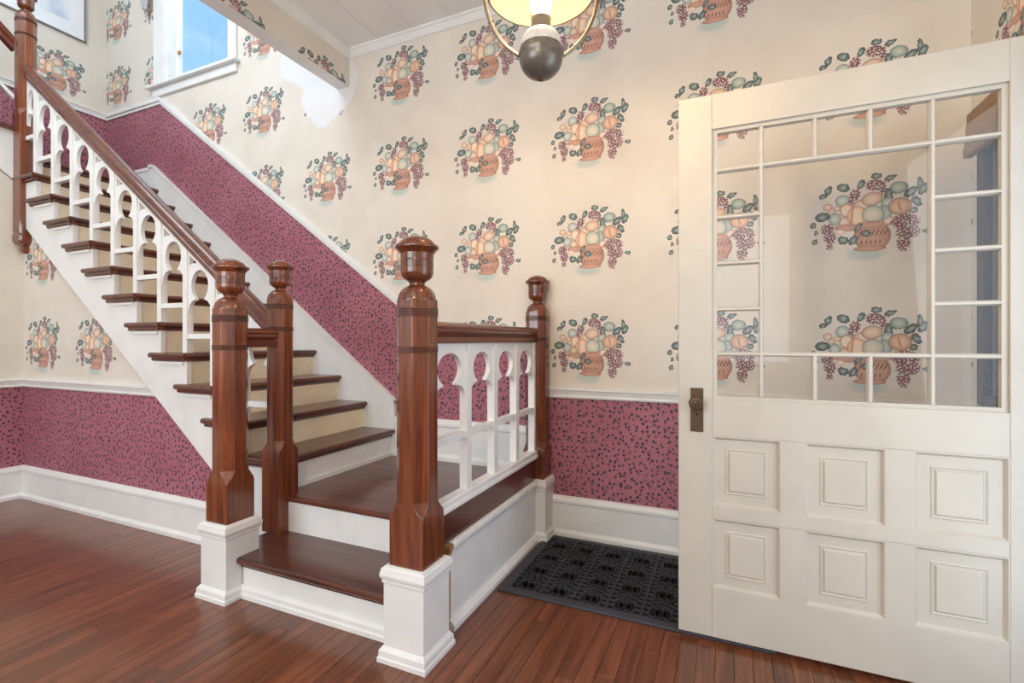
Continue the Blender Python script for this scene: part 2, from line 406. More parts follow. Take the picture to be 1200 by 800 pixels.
M['tread_y'] = mat_wood('dark_tread_wood', srgb(66, 34, 22), srgb(118, 64, 42), 1, 0.3, 0.4, wear=0.12)
M['tread_x'] = mat_wood('dark_step_wood', srgb(60, 30, 20), srgb(116, 62, 42), 0, 0.3, 0.4, wear=0.2)
M['fascia'] = mat_wood('dark_red_fascia_wood', srgb(74, 30, 22), srgb(98, 42, 30), 1, 0.3, 0.5)
M['floor'] = mat_wood('red_oak_floor', srgb(84, 44, 26), srgb(138, 80, 48), 1, 0.3, 0.35, rnd=0.36)
M['subfloor'] = mat_simple('dark_floor_joint', srgb(52, 28, 18), 0.8)
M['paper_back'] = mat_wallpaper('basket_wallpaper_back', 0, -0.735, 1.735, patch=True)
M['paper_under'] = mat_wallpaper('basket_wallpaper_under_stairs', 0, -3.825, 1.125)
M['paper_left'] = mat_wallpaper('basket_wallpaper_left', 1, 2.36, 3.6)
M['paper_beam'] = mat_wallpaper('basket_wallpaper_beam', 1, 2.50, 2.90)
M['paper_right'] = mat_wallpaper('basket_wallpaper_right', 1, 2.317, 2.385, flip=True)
M['dado_x'] = mat_dado('rose_sprig_wallpaper', 0)
M['dado_y'] = mat_dado('rose_sprig_wallpaper_side', 1)
M['glass'] = mat_glass('clear_pane')
M['win_glass'] = mat_glass('thin_window_pane', (1, 1, 1, 1), 0.02, 0.1)
M['rubber'] = mat_simple('black_rubber', srgb(62, 63, 69), 0.55)
M['hole_shade'] = mat_simple('mat_hole_shade', srgb(5, 5, 5), 0.8)
M['bronze'] = mat_simple('aged_bronze', srgb(118, 112, 104), 0.34, 0.45)
M['ring'] = mat_simple('antique_brass_arm', srgb(150, 138, 120), 0.32, 0.9)
M['porcelain'] = mat_simple('white_porcelain', (0.72, 0.69, 0.66, 1), 0.25)
M['brass_dark'] = mat_simple('dark_aged_brass', srgb(96, 78, 58), 0.5, 0.7)
M['void'] = mat_simple('keyhole_black', (0.01, 0.01, 0.01, 1), 0.9)
M['dark_wood'] = mat_wood('dark_window_wood', srgb(40, 28, 22), srgb(72, 54, 42), 2, 0.55, 0.0)
M['rawwood'] = mat_wood('bare_wood_edge', srgb(150, 108, 60), srgb(196, 152, 92), 0, 0.6, 0.0)
M['fabric'] = mat_simple('beige_woven_shade', srgb(168, 138, 104), 0.9)
M['curtain'] = mat_simple('pale_grey_lace', srgb(190, 188, 186), 0.9)
M['frame_grey'] = mat_simple('thin_grey_frame', srgb(150, 152, 156), 0.5, 0.1)
M['matboard'] = mat_paint('white_mat_board', (0.84, 0.86, 0.89, 1), 0.6, 0.01)
def mat_print():
    m, t, out = new_mat('pale_blue_print')
    g = t.n('ShaderNodeNewGeometry').outputs['Position']
    n = t.n('ShaderNodeTexNoise', {'Vector': g, 'Scale': 5.0, 'Detail': 5.0}).outputs[0]
    c = t.ramp(n, [(0.35, srgb(186, 202, 220)), (0.55, srgb(222, 230, 238)), (0.7, srgb(244, 247, 250))]).outputs[0]
    bsdf(t, out, {'Base Color': c, 'Roughness': 0.25}); return m
M['print'] = mat_print()
def mat_shade():
    m, t, out = new_mat('cream_glass_shade')
    a = t.n('ShaderNodeBsdfDiffuse', {0: (0.085, 0.08, 0.068, 1)}).outputs[0]
    b = t.n('ShaderNodeBsdfTranslucent', {0: (0.2, 0.17, 0.12, 1)}).outputs[0]
    mx = t.n('ShaderNodeMixShader', {0: 0.14, 1: a, 2: b}); t.t.links.new(mx.outputs[0], out.inputs[0]); return m
M['shade'] = mat_shade()
def mat_bulb():
    m, t, out = new_mat('lit_bulb')
    e = t.n('ShaderNodeEmission', {0: (1.0, 0.72, 0.42, 1), 1: 430.0}); t.t.links.new(e.outputs[0], out.inputs[0]); return m
M['bulb'] = mat_bulb()

# ------------------------------------------------------------------ dimensions
YB = 2.765          # back wall
YU = 1.83           # wall under the flight
XL, XLU = -4.754, -5.58   # lower left wall, upper left wall
XR = 0.974          # right wall
ZC = 3.25           # hall ceiling
XBM = -2.52         # beam face
R, G = 0.18, 0.238  # riser, going
ZL = 0.36           # low landing
xn = lambda k: -2.095-G*(k-1)       # nosing front of tread k
zt = lambda k: ZL+R*k               # top of tread k
ZT = zt(12)                         # upper landing 2.52

# ------------------------------------------------------------------ setting: floor with planks
fl = MB(); fl.box((XL-0.06, -2.5, -0.06), (XR+0.06, YB+0.06, -0.006))
floor = struct('floor', fl, M['subfloor'])
PW = 0.062
plank_list = []
ca, sa = math.cos(cam.rotation_euler.z), math.sin(cam.rotation_euler.z)
def pix(x, y, z):
    dep = -sa*x+ca*y
    if dep < 0.15: return None
    r = ca*x+sa*y
    return 600+571*r/dep, 399-571*(z-1.15)/dep
i = 0
x = XL
while x < XR-0.001:
    x1 = min(x+PW, XR); y = -2.5+random.random()*-0.6
    while y < YB:
        L = random.uniform(0.45, 1.5); y1 = min(y+L, YB); y0 = max(y, -2.5)
        if y1-y0 > 0.03: plank_list.append((x, x1, y0, y1))
        y = y+L
    x = x1
def seen(p):
    best = 0
    for f in (0.05, 0.25, 0.5, 0.75, 0.95):
        q = pix((p[0]+p[1])/2, p[2]+(p[3]-p[2])*f, 0)
        if q and -15 < q[0] < 1215 and -15 < q[1] < 815: best += 1
    if best == 0: return 0
    cx, cy = (p[0]+p[1])/2, (p[2]+p[3])/2
    if -2.0 < cx < -1.08 and cy > 1.65: return 0        # under the landing
    if cx < -1.9 and cy > 1.9: return 0
    if cx > -0.1 and cy > 2.15: return 0
    d = math.hypot(cx, cy); return best*(p[3]-p[2])/d/d
plank_list.sort(key=seen, reverse=True)
rest = MB()
def plank_mb(p, m):
    a, b, c, d = p; e = 0.0005
    m.add([(a+e, c+e, -0.008), (b-e, c+e, -0.008), (b-e, d-e, -0.008), (a+e, d-e, -0.008),
           (a+e, c+e, -0.001), (b-e, c+e, -0.001), (b-e, d-e, -0.001), (a+e, d-e, -0.001),
           (a+e+.001, c+e+.001, 0), (b-e-.001, c+e+.001, 0), (b-e-.001, d-e-.001, 0), (a+e+.001, d-e-.001, 0)],
          [(8, 9, 10, 11), (0, 1, 5, 4), (1, 2, 6, 5), (2, 3, 7, 6), (3, 0, 4, 7), (4, 5, 9, 8), (5, 6, 10, 9), (6, 7, 11, 10), (7, 4, 8, 11)])
nob = 0
for p in plank_list:
    if nob < 298 and seen(p) > 0:
        m = MB(); plank_mb(p, m); obj('floor_plank', m, M['floor'], floor); nob += 1
    else: plank_mb(p, rest)
o = obj('floor_planks_beyond', rest, M['floor'], floor); o['kind'] = 'stuff'

# ------------------------------------------------------------------ walls
# back wall: dado below the chair rail, basket paper above, window opening
rail_line = [(-5.64, 3.335), (-4.725, 3.335), (-1.785, 1.205), (-1.0, 1.205), (-1.0, 0.842), (XR+0.06, 0.842)]
WX0, WX1, WZ0, WZ1 = -4.62, -3.80, 3.47, 4.95
ZTOP = 5.7
wb = MB()
upper = [(-5.64, ZTOP), (XR+0.06, ZTOP)]+rail_line[::-1]
wb.prism(upper, XZ, YB, YB+0.12, 0, holes=[[(WX0, WZ0), (WX1, WZ0), (WX1, WZ1), (WX0, WZ1)]])
wb.prism([(-5.64, 0), (XR+0.06, 0)]+rail_line[::-1], XZ, YB, YB+0.12, 1)
wall_back = struct('wall_back', wb, [M['paper_back'], M['dado_x']], loc=(0, 0, 0))
# upper left wall
wl = MB(); wl.box((XLU-0.1, 0.3, 2.3), (XLU, YB, 3.335), 1); wl.box((XLU-0.1, 0.3, 3.335), (XLU, YB, ZTOP), 0)
struct('wall_left_upper', wl, [M['paper_left'], M['dado_y']], loc=(0, 0, 0))
# lower left wall (plain), reaching up to the upper flight
zs = lambda y: 2.30+0.756*(1.79-y)+0.02
wl = MB(); wl.prism([(YU+0.1, 0.842), (-2.5, 0.842), (-2.5, 3.25), (0.62, 3.25), (0.62, 3.16), (YU, 2.27), (YU+0.1, 2.27)], YZ, XL-0.1, XL, 0)
wl.prism([(YU+0.1, 0), (-2.5, 0), (-2.5, 0.842), (YU+0.1, 0.842)], YZ, XL-0.1, XL, 1)
struct('wall_left_lower', wl, [M['plain'], M['dado_y']], loc=(0, 0, 0))
# wall under the flight: the slope is the stringer's lower edge
zlow = lambda x: 0.472+0.756*(-2.675-x)
wu = MB()
xa = -2.675-(0.842-0.472)/0.756
wu.prism([(XL, 0.842), (xa-0.05, 0.842), (XL, zlow(XL)+0.06)], XZ, YU, YU+0.08, 0)
wu.prism([(XL, 0), (-2.10, 0), (-2.10, 0.08), (xa-0.05, 0.842), (XL, 0.842)], XZ, YU, YU+0.08, 1)
struct('wall_under_stairs', wu, [M['paper_under'], M['dado_x']], loc=(0, 0, 0))
# right wall with the doorway
DY0, DY1 = 0.86, 2.02
wr = MB(); wr.box((XR, DY1, 0.842), (XR+0.12, YB, ZC), 0); wr.box((XR, DY1, 0), (XR+0.12, YB, 0.842), 1)
wr.box((XR, -2.5, 0.842), (XR+0.12, DY0, ZC), 0); wr.box((XR, -2.5, 0), (XR+0.12, DY0, 0.842), 1)
wr.box((XR, DY0, 2.14), (XR+0.12, DY1, ZC), 0)
struct('wall_right', wr, [M['paper_right'], M['dado_y']], loc=(0, 0, 0))
# front wall behind the camera, with two windows
wf = MB()
for a, b in (((XL-0.1, 0), (-3.5, ZC)), ((-0.9, 0), (-0.25, ZC)), ((0.65, 0), (XR+0.12, ZC)), ((-3.5, 0), (-0.9, 0.9)), ((-3.5, 2.6), (-0.9, ZC)), ((-0.25, 0), (0.65, 0.9)), ((-0.25, 2.6), (0.65, ZC))):
    wf.box((a[0], -2.6, a[1]), (b[0], -2.5, b[1]))
struct('wall_front', wf, M['plain'], loc=(0, 0, 0))
# upstairs: far side wall, stairwell right side and roof
wq = MB(); wq.box((XLU-0.1, 0.2, 3.25), (XBM+0.1, 0.3, ZTOP))
struct('wall_upstairs_front', wq, M['plain'], loc=(0, 0, 0))
wq = MB(); wq.box((XBM-0.11, 0.3, ZC+0.2), (XBM-0.0, YB, ZTOP))
struct('wall_upstairs_right', wq, M['plain'], loc=(0, 0, 0))
wq = MB(); wq.box((XLU-0.1, 0.2, ZTOP), (XBM+0.1, YB+0.12, ZTOP+0.1)); struct('ceiling_upstairs', wq, M['ceiling'], loc=(0, 0, 0))

# hall ceiling: boards running towards the back wall
cb = MB(); cb.box((XBM, -2.5, ZC+0.012), (XR+0.12, YB, ZC+0.2)); cb.box((XL-0.1, -2.5, ZC+0.012), (XBM, 0.3, ZC+0.2))
ceiling = struct('ceiling', cb, M['ceiling'], loc=(0, 0, 0))
n = 12; wC = (XR-XBM)/n
cm = MB(); cm.box((0.0015, -2.5, 0.0), (wC-0.0015, YB, 0.012)); cme = cm.mesh('ceiling_board'); cme.materials.append(M['ceiling'])
for k in range(n): obj('ceiling_board', cme, None, ceiling, (XBM+0.005+k*wC, 0, ZC))
# header beam at the edge of the stairwell
bm_ = MB(); bm_.box((XBM-0.11, 0.3, 3.0), (XBM-0.002, YB, ZC+0.2), 1); bm_.box((XBM-0.004, 0.3, 3.001), (XBM, YB, ZC), 0)
struct('trim_header_beam', bm_, [M['paper_beam'], M['white']], loc=(0, 0, 0))
bm2 = MB(); bm2.box((XL-0.1, 0.2, 3.0), (XBM, 0.3, ZC+0.2)); struct('trim_header_beam_front', bm2, M['white'], loc=(0, 0, 0))
# crown mouldings
crown = [(0, 0), (0.045, 0), (0.045, -0.012), (0.035, -0.018), (0.022, -0.036), (0.012, -0.05), (0, -0.055)]
cr = MB(); cr.prism([(YB-a, ZC+b) for a, b in crown], YZ, XBM, XR); struct('trim_crown_back', cr, M['white'], loc=(0, 0, 0))
cr = MB(); cr.prism([(XBM+a, ZC+b) for a, b in crown], XZ, 0.3, YB); struct('trim_crown_beam', cr, M['white'], loc=(0, 0, 0))
cr = MB(); cr.prism([(XR-a, ZC+b) for a, b in crown], XZ, -2.5, YB); struct('trim_crown_right', cr, M['white'], loc=(0, 0, 0))

# ---- baseboards and chair rails
BBP = [(0, 0), (0.03, 0), (0.03, 0.022), (0.018, 0.04), (0.016, 0.19), (0.022, 0.196), (0.022, 0.21), (0.012, 0.23), (0, 0.235)]
CRP = [(0, -0.03), (0.012, -0.03), (0.016, -0.02), (0.012, -0.012), (0.02, 0.012), (0.026, 0.018), (0.026, 0.028), (0, 0.03)]
def run_x(name, prof, x0, x1, y, z, sgn=-1, mat='white'):
    m = MB(); m.prism([(y+sgn*a, z+b) for a, b in prof], YZ, x0, x1); return struct(name, m, M[mat])
def run_y(name, prof, y0, y1, x, z, sgn=1, mat='white'):
    m = MB(); m.prism([(x+sgn*a, z+b) for a, b in prof], XZ, y0, y1); return struct(name, m, M[mat])
run_x('baseboard_back', BBP, -0.955, XR, YB, 0)
run_x('baseboard_under_stairs', BBP, XL, -2.16, YU, 0)
run_y('baseboard_left', BBP, -2.5, YU, XL, 0)
run_y('baseboard_right', BBP, DY1+0.1, YB-0.03, XR, 0, -1)
run_x('trim_chair_rail_back', CRP, -0.985, XR, YB, 0.842)
run_y('trim_chair_rail_left', CRP, -2.5, YU, XL, 0.842)
run_y('trim_chair_rail_right', CRP, DY1+0.1, YB-0.02, XR, 0.842, -1)
m = MB(); m.prism([(YU-a, 0.842+b) for a, b in CRP], YZ, XL, xa+0.03); struct('trim_chair_rail_under_stairs', m, M['white'])
# chair rail climbing with the flight
m = MB()
hb = 0.033
for yy, h in ((0.012, 1.0), (0.024, 0.55)):
    off = 0.0 if h == 1.0 else 0.012
    top = [(p[0], p[1]+hb*h+off) for p in rail_line[:4]]; bot = [(p[0], p[1]-hb*h+off) for p in rail_line[:4]]
    m.prism(top+bot[::-1], XZ, YB-yy, YB+0.0)
struct('trim_chair_rail_stairs', m, M['white'])
m = MB(); m.prism([(XLU+a, 3.335+b) for a, b in CRP], XZ, 0.3, YB); struct('trim_chair_rail_upper_left', m, M['white'])
# upper landing and lower landing baseboards
m = MB(); m.prism([(YB-a, ZL+b*1.15) for a, b in BBP], YZ, -2.13, -1.06); struct('baseboard_landing', m, M['white'])
m = MB(); m.prism([(YB-a, ZT+b) for a, b in BBP], YZ, XLU, -4.82); struct('baseboard_upper_landing', m, M['white'])
m = MB(); m.prism([(XLU+a, ZT+b) for a, b in BBP], XZ, 1.7, YB-0.03); struct('baseboard_upper_left', m, M['white'])

# ---- stair window
w = struct('window_1', MB().box((WX0-0.0, YB+0.10, WZ0), (WX0+0.02, YB+0.115, WZ1)), M['white'])
def wpart(name, mb, mat, **k): return obj(name, mb, mat, w, **k)
m = MB(); m.box((WX0-0.185, YB-0.022, WZ0), (WX0-0.10, YB, WZ1+0.1)); m.box((WX0-0.10, YB-0.03, WZ0), (WX0-0.015, YB, WZ1+0.1)); wpart('casing', m, M['white'], bevel=0.003)
wpart('casing', MB().box((WX1, YB-0.024, WZ0), (WX1+0.095, YB, WZ1+0.1)), M['white'], bevel=0.004)
wpart('head_casing', MB().box((WX0-0.185, YB-0.026, WZ1+0.0), (WX1+0.095, YB, WZ1+0.13)), M['white'])
m = MB(); m.box((WX0-0.016, YB-0.012, WZ0), (WX0+0.012, YB+0.12, WZ1)); m.box((WX1-0.012, YB, WZ0), (WX1, YB+0.12, WZ1)); m.box((WX0, YB, WZ1-0.012), (WX1, YB+0.12, WZ1)); wpart('jamb', m, M['white'])
m = MB()
ys0, ys1 = YB+0.055, YB+0.09
m.box((WX0+0.012, ys0, WZ0), (WX0+0.06, ys1, WZ1)); m.box((WX1-0.055, ys0, WZ0), (WX1-0.012, ys1, WZ1)); m.box((WX0+0.012, ys0, WZ0), (WX1-0.012, ys1, WZ0+0.03)); m.box((WX0+0.012, ys0, WZ1-0.06), (WX1-0.012, ys1, WZ1))
wpart('sash', m, M['white'], bevel=0.003)
wpart('pane', MB().box((WX0+0.05, YB+0.068, WZ0+0.02), (WX1-0.05, YB+0.072, WZ1-0.05)), M['win_glass'])
wpart('latch', MB().box((WX0+0.06, YB+0.04, WZ0+0.27), (WX0+0.10, YB+0.055, WZ0+0.30)), M['rawwood'], bevel=0.004)
m = MB(); m.box((WX0-0.24, YB-0.06, WZ0-0.028), (WX1+0.13, YB+0.07, WZ0)); wpart('window_sill', m, M['white'], bevel=0.006)
m = MB(); m.box((WX0-0.2, YB-0.024, WZ0-0.10), (WX1+0.10, YB, WZ0-0.028)); wpart('apron', m, M['white'], bevel=0.004)
# pale curtain tail beside the stair window
m = MB(); loops = []
for z, hw in ((4.16, 0.014), (4.22, 0.03), (4.3, 0.04), (4.5, 0.055), (4.8, 0.06)):
    loops.append([(-4.86+hw*math.cos(2*PI*k/20)*(1+0.25*math.cos(5*2*PI*k/20)), YB-0.06+0.022*math.sin(2*PI*k/20)*(1+0.35*math.cos(5*2*PI*k/20)), z) for k in range(20)])
m.loft(loops)
cu = obj('curtain_tail', m, M['curtain'], smooth=60); tag(cu, 'pale grey gathered curtain tail hanging left of the stair window', 'curtain')

# ---- narrow dark window on the right wall, seen through the open door
m = MB(); m.box((XR-0.012, 2.30, 0.90), (XR, 2.56, 1.98))
w2 = struct('window_2', m, M['curtain'])
for y0, y1 in ((2.545, 2.605), (2.255, 2.315)): obj('frame_post', MB().box((XR-0.04, y0, 0.885), (XR, y1, 2.02)), M['dark_wood'], w2, bevel=0.004)
for z0, z1 in ((0.885, 0.93), (1.97, 2.02)): obj('frame_rail', MB().box((XR-0.038, 2.315, z0), (XR, 2.545, z1)), M['dark_wood'], w2, bevel=0.004)
obj('pane', MB().box((XR-0.02, 2.315, 0.93), (XR-0.016, 2.545, 1.97)), M['glass'], w2)
sh = empty('window_shade', (XR-0.06, 2.45, 1.93), 'beige woven shade folded up over the narrow dark window by the door', 'window shade')
for k in range(4): obj('fold', MB().box((XR-0.075+0.004*k, 2.215, 1.91+0.045*k), (XR-0.042, 2.635, 1.957+0.045*k)), M['fabric'], sh, bevel=0.006)
# door casing on right wall
m = MB(); m.box((XR-0.02, DY1, 0), (XR, DY1+0.1, 2.24)); m.box((XR-0.02, DY0-0.1, 0), (XR, DY0, 2.24)); m.box((XR-0.02, DY0-0.1, 2.14), (XR, DY1+0.1, 2.24))
struct('trim_door_casing', m, M['white'])

# ------------------------------------------------------------------ staircase
st = empty('staircase', (-3.3, 2.3, 0), 'white painted staircase with dark stained treads climbing along the back wall', 'staircase')
def nose_profile(depth, th=0.03):
    """section running back (negative u) from the nosing at u=0, top at v=0"""
    pts = [(-depth, 0), (-0.012, 0)]
    for k in range(1, 6):
        a = PI/2-PI*k/6; pts.append((-0.012+0.013*math.cos(a), -th/2+th/2*math.sin(a)))
    pts += [(-0.012, -th), (-0.02, -th), (-0.022, -th-0.016), (-0.034, -th-0.022), (-0.036, -th), (-depth, -th)]
    return pts
def ret_profile(th=0.03):
    pts = [(0.04, 0), (0.012, 0)]
    for k in range(1, 6):
        a = PI/2+PI*k/6; pts.append((0.012+0.013*math.cos(a), -th/2+th/2*math.sin(a)))
    pts += [(0.012, -th), (0.02, -th), (0.022, -th-0.016), (0.032, -th-0.022), (0.036, -th), (0.04, -th)]
    return pts
YO = 1.765   # outer end of the returns
tm = MB(); tm.prism(nose_profile(G+0.034), XZ, YO+0.012, 2.742)
tm.prism([(YO+u, v) for u, v in ret_profile()], YZ, -0.335, -0.006)
tme = tm.mesh('tread'); tme.materials.append(M['tread_y'])
for k in range(1, 12):
    obj('tread', tme, None, st, (xn(k), 0, zt(k)))
YS = 1.80    # stringer face
for k in range(1, 13):
    x = xn(k)-0.034
    m = MB(); m.box((x-0.016, YS+0.003, zt(k-1) if k > 1 else ZL), (x, 2.742, zt(k)-0.03))
    if k == 1: m.box((x, YS+0.01, ZL), (x+0.014, 2.73, ZL+0.022))
    obj('riser', m, M['white_worn'] if k in (1,) else M['riser_cream'], st)
# outer cut stringer
pts = []
for k in range(1, 12):
    xr = xn(k)-0.030
    pts += [(xr, zt(k-1)-0.03 if k > 1 else ZL-0.03), (xr, zt(k)-0.03)]
pts += [(xn(12)-0.03, zt(11)-0.03), (xn(12)-0.03, ZT-0.05), (XL, ZT-0.05), (XL, zlow(XL)-0.0), (-2.09, zlow(-2.09)-0.0)]
pts[0] = (xn(1)-0.03, ZL-0.03)
m = MB(); m.prism(pts, XZ, YS, YU-0.001); obj('outer_stringer', m, M['white'], st)
# raised bracket panel under each return
bp = MB(); bp.prism([(-0.05, -0.054), (-0.27, -0.054), (-0.27, -0.07), (-0.05, -0.07)], XZ, YS-0.012, YS+0.001)
bpe = bp.mesh('bracket_moulding'); bpe.materials.append(M['white'])
for k in range(1, 11): obj('bracket_moulding', bpe, None, st, (xn(k), 0, zt(k)))
# wall stringer
zw = lambda x: 0.741+0.7455*(-2.113-x)
m = MB()
bot = []
m.prism([(-2.10, ZL), (-2.10, zw(-2.10)), (-4.80, zw(-4.80)), (-4.86, zw(-4.80)), (-4.86, ZT), (xn(12), ZT-0.2), (-2.40, ZL)], XZ, 2.738, YB)
obj('wall_stringer', m, M['white_worn'], st)
m = MB(); m.prism([(-2.10, zw(-2.10)-0.014), (-2.10, zw(-2.10)+0.014), (-4.815, zw(-4.80)+0.014), (-4.86, zw(-4.80)+0.014), (-4.86, zw(-4.80)-0.014), (-4.80, zw(-4.80)-0.014)], XZ, 2.728, YB); obj('stringer_cap', m, M['white'], st)
# upper landing
m = MB(); m.prism([(u+0.0, v) for u, v in nose_profile(XLU*-1+xn(12)-0.0)], XZ, YS, YB-0.001)
obj('upper_landing', m, M['tread_y'], st, loc=(xn(12), 0, ZT))
m = MB(); m.box((XLU, YS+0.04, ZT-0.2), (xn(12)-0.06, YB, ZT-0.031)); obj('landing_soffit', m, M['white'], st)
# lower landing boards
LX0, LX1, LY0 = -2.13, -1.031, 1.80
m = MB(); m.box((LX0, LY0+0.025, 0.0), (LX1-0.01, YB-0.001, ZL-0.031)); obj('landing_base', m, M['white_worn'], st)
yb = LY0
m = MB(); prof = nose_profile(0.125)
m.prism([(LY0-u, ZL+v) for u, v in prof], YZ, LX0, -1.03)
obj('landing_board', m, M['tread_x'], st)
yb = LY0+0.126
while yb < YB-0.02:
    y1 = min(yb+0.119, YB-0.01)
    obj('landing_board', MB().box((LX0, yb+0.0006, ZL-0.03), (LX1, y1, ZL)), M['tread_x'], st); yb += 0.12
obj('landing_riser', MB().box((-2.06, LY0+0.012, R), (-1.10, LY0+0.026, ZL-0.03)), M['white_worn'], st)
# first step
SY = 1.49
m = MB(); m.prism([(SY-u, R+v) for u, v in nose_profile(LY0+0.012-SY)], YZ, -2.07, -1.125); m.box((-2.135, 1.607, R-0.03), (-2.07, LY0+0.012, R)); obj('first_step', m, M['tread_x'], st)
m = MB(); m.box((-2.0, SY+0.03, 0), (-1.12, SY+0.046, R-0.03)); obj('first_riser', m, M['white_worn'], st)
m = MB(); m.prism([(SY+0.03-a, b) for a, b in [(0, 0), (0.022, 0), (0.022, 0.018), (0.016, 0.022), (0.016, 0.04), (0.008, 0.052), (0, 0.054)]], YZ, -2.0, -1.12); obj('shoe_moulding', m, M['white_worn'], st)
m = MB(); m.box((-2.13, 1.60, 0), (-2.05, LY0+0.02, R-0.03)); obj('step_side', m, M['white'], st)
# landing side: panel, base, cap, dark fascia
BX = -1.012
m = MB(); m.box((BX-0.012, 1.68, 0), (BX, 2.64, 0.345)); obj('side_panel', m, M['white'], st)
m = MB(); m.prism([(BX+a, b) for a, b in [(0, 0), (0.024, 0), (0.024, 0.02), (0.012, 0.036), (0, 0.04)]], XZ, 1.668, 2.64); obj('side_base_moulding', m, M['white'], st)
m = MB(); m.prism([(BX+a, 0.30+b) for a, b in [(-0.02, 0), (0.008, 0.002), (0.012, 0.015), (0.02, 0.03), (0.02, 0.042), (0.006, 0.05), (-0.02, 0.05)]], XZ, 1.672, 2.64); obj('side_cap_moulding', m, M['white'], st)
m = MB(); m.prism([(BX-0.01+a, 0.30+b) for a, b in [(0, 0), (0.018, 0.002), (0.022, 0.015), (0.03, 0.03), (0.03, 0.042), (0.0, 0.046)]], XZ, 1.640, 1.6715); obj('bare_wood_end', m, M['rawwood'], st)
m = MB(); m.box((BX-0.02, 1.60, 0.0), (BX-0.001, 1.6795, 0.30)); obj('bare_wood_edge', m, M['rawwood'], st)
m = MB(); m.box((BX-0.02, 1.56, 0.350), (BX-0.004, 2.64, 0.475)); obj('side_fascia', m, M['fascia'], st)
# upper flight, climbing towards the camera along the left
uf = st
for j in range(1, 6):
    yn = 1.815-G*(j-1); z = ZT+R*j
    m = MB(); m.prism([(yn-(-u), z+v) if False else (yn+u, z+v) for u, v in [(p[0], p[1]) for p in nose_profile(G+0.034)]], YZ, XLU, XL+0.04)
    obj('upper_tread', m, M['tread_x'], uf)
    m = MB(); m.box((XLU, yn-0.05, z-R), (XL+0.005, yn-0.034, z-0.03)); obj('upper_riser', m, M['white'], uf)
m = MB(); m.prism([(1.80, 2.30), (1.80, ZT+R-0.03), (1.815-G, ZT+R-0.03), (1.815-G, ZT+2*R-0.03), (1.815-2*G, ZT+2*R-0.03), (1.815-2*G, ZT+3*R-0.03), (1.815-3*G, ZT+3*R-0.03), (1.815-3*G, ZT+4*R-0.03), (0.62, ZT+4*R-0.03), (0.62, 3.19)], YZ, XL-0.02, XL+0.012)
obj('upper_stringer', m, M['white'], uf)

# ------------------------------------------------------------------ newel posts
CAP = [(0.0005, 1.536), (0.018, 1.5345), (0.033, 1.530), (0.055, 1.519), (0.0625, 1.5105), (0.065, 1.505), (0.0665, 1.5005), (0.077, 1.4995), (0.080, 1.494), (0.0795, 1.4885), (0.072, 1.482),
       (0.0655, 1.474), (0.061, 1.469), (0.060, 1.4495)]
for k in range(4): CAP += [(0.060, 1.4475-0.0085*k), (0.0572, 1.446-0.0085*k), (0.0572, 1.443-0.0085*k), (0.060, 1.4415-0.0085*k)]
CAP += [(0.060, 1.41), (0.060, 1.400), (0.058, 1.390), (0.052, 1.381), (0.044, 1.3745), (0.036, 1.370), (0.031, 1.366), (0.028, 1.360), (0.029, 1.354), (0.034, 1.351), (0.0375, 1.3495), (0.047, 1.345), (0.058, 1.334),
        (0.066, 1.320), (0.070, 1.306), (0.0715, 1.299), (0.0715, 1.296)]
OH = 0.070
def octo(h, c, z, cx=0, cy=0):
    return [(cx+a, cy+b, z) for a, b in ((h, -h+c), (h, h-c), (h-c, h), (-h+c, h), (-h, h-c), (-h, -h+c), (-h+c, -h), (h-c, -h))]
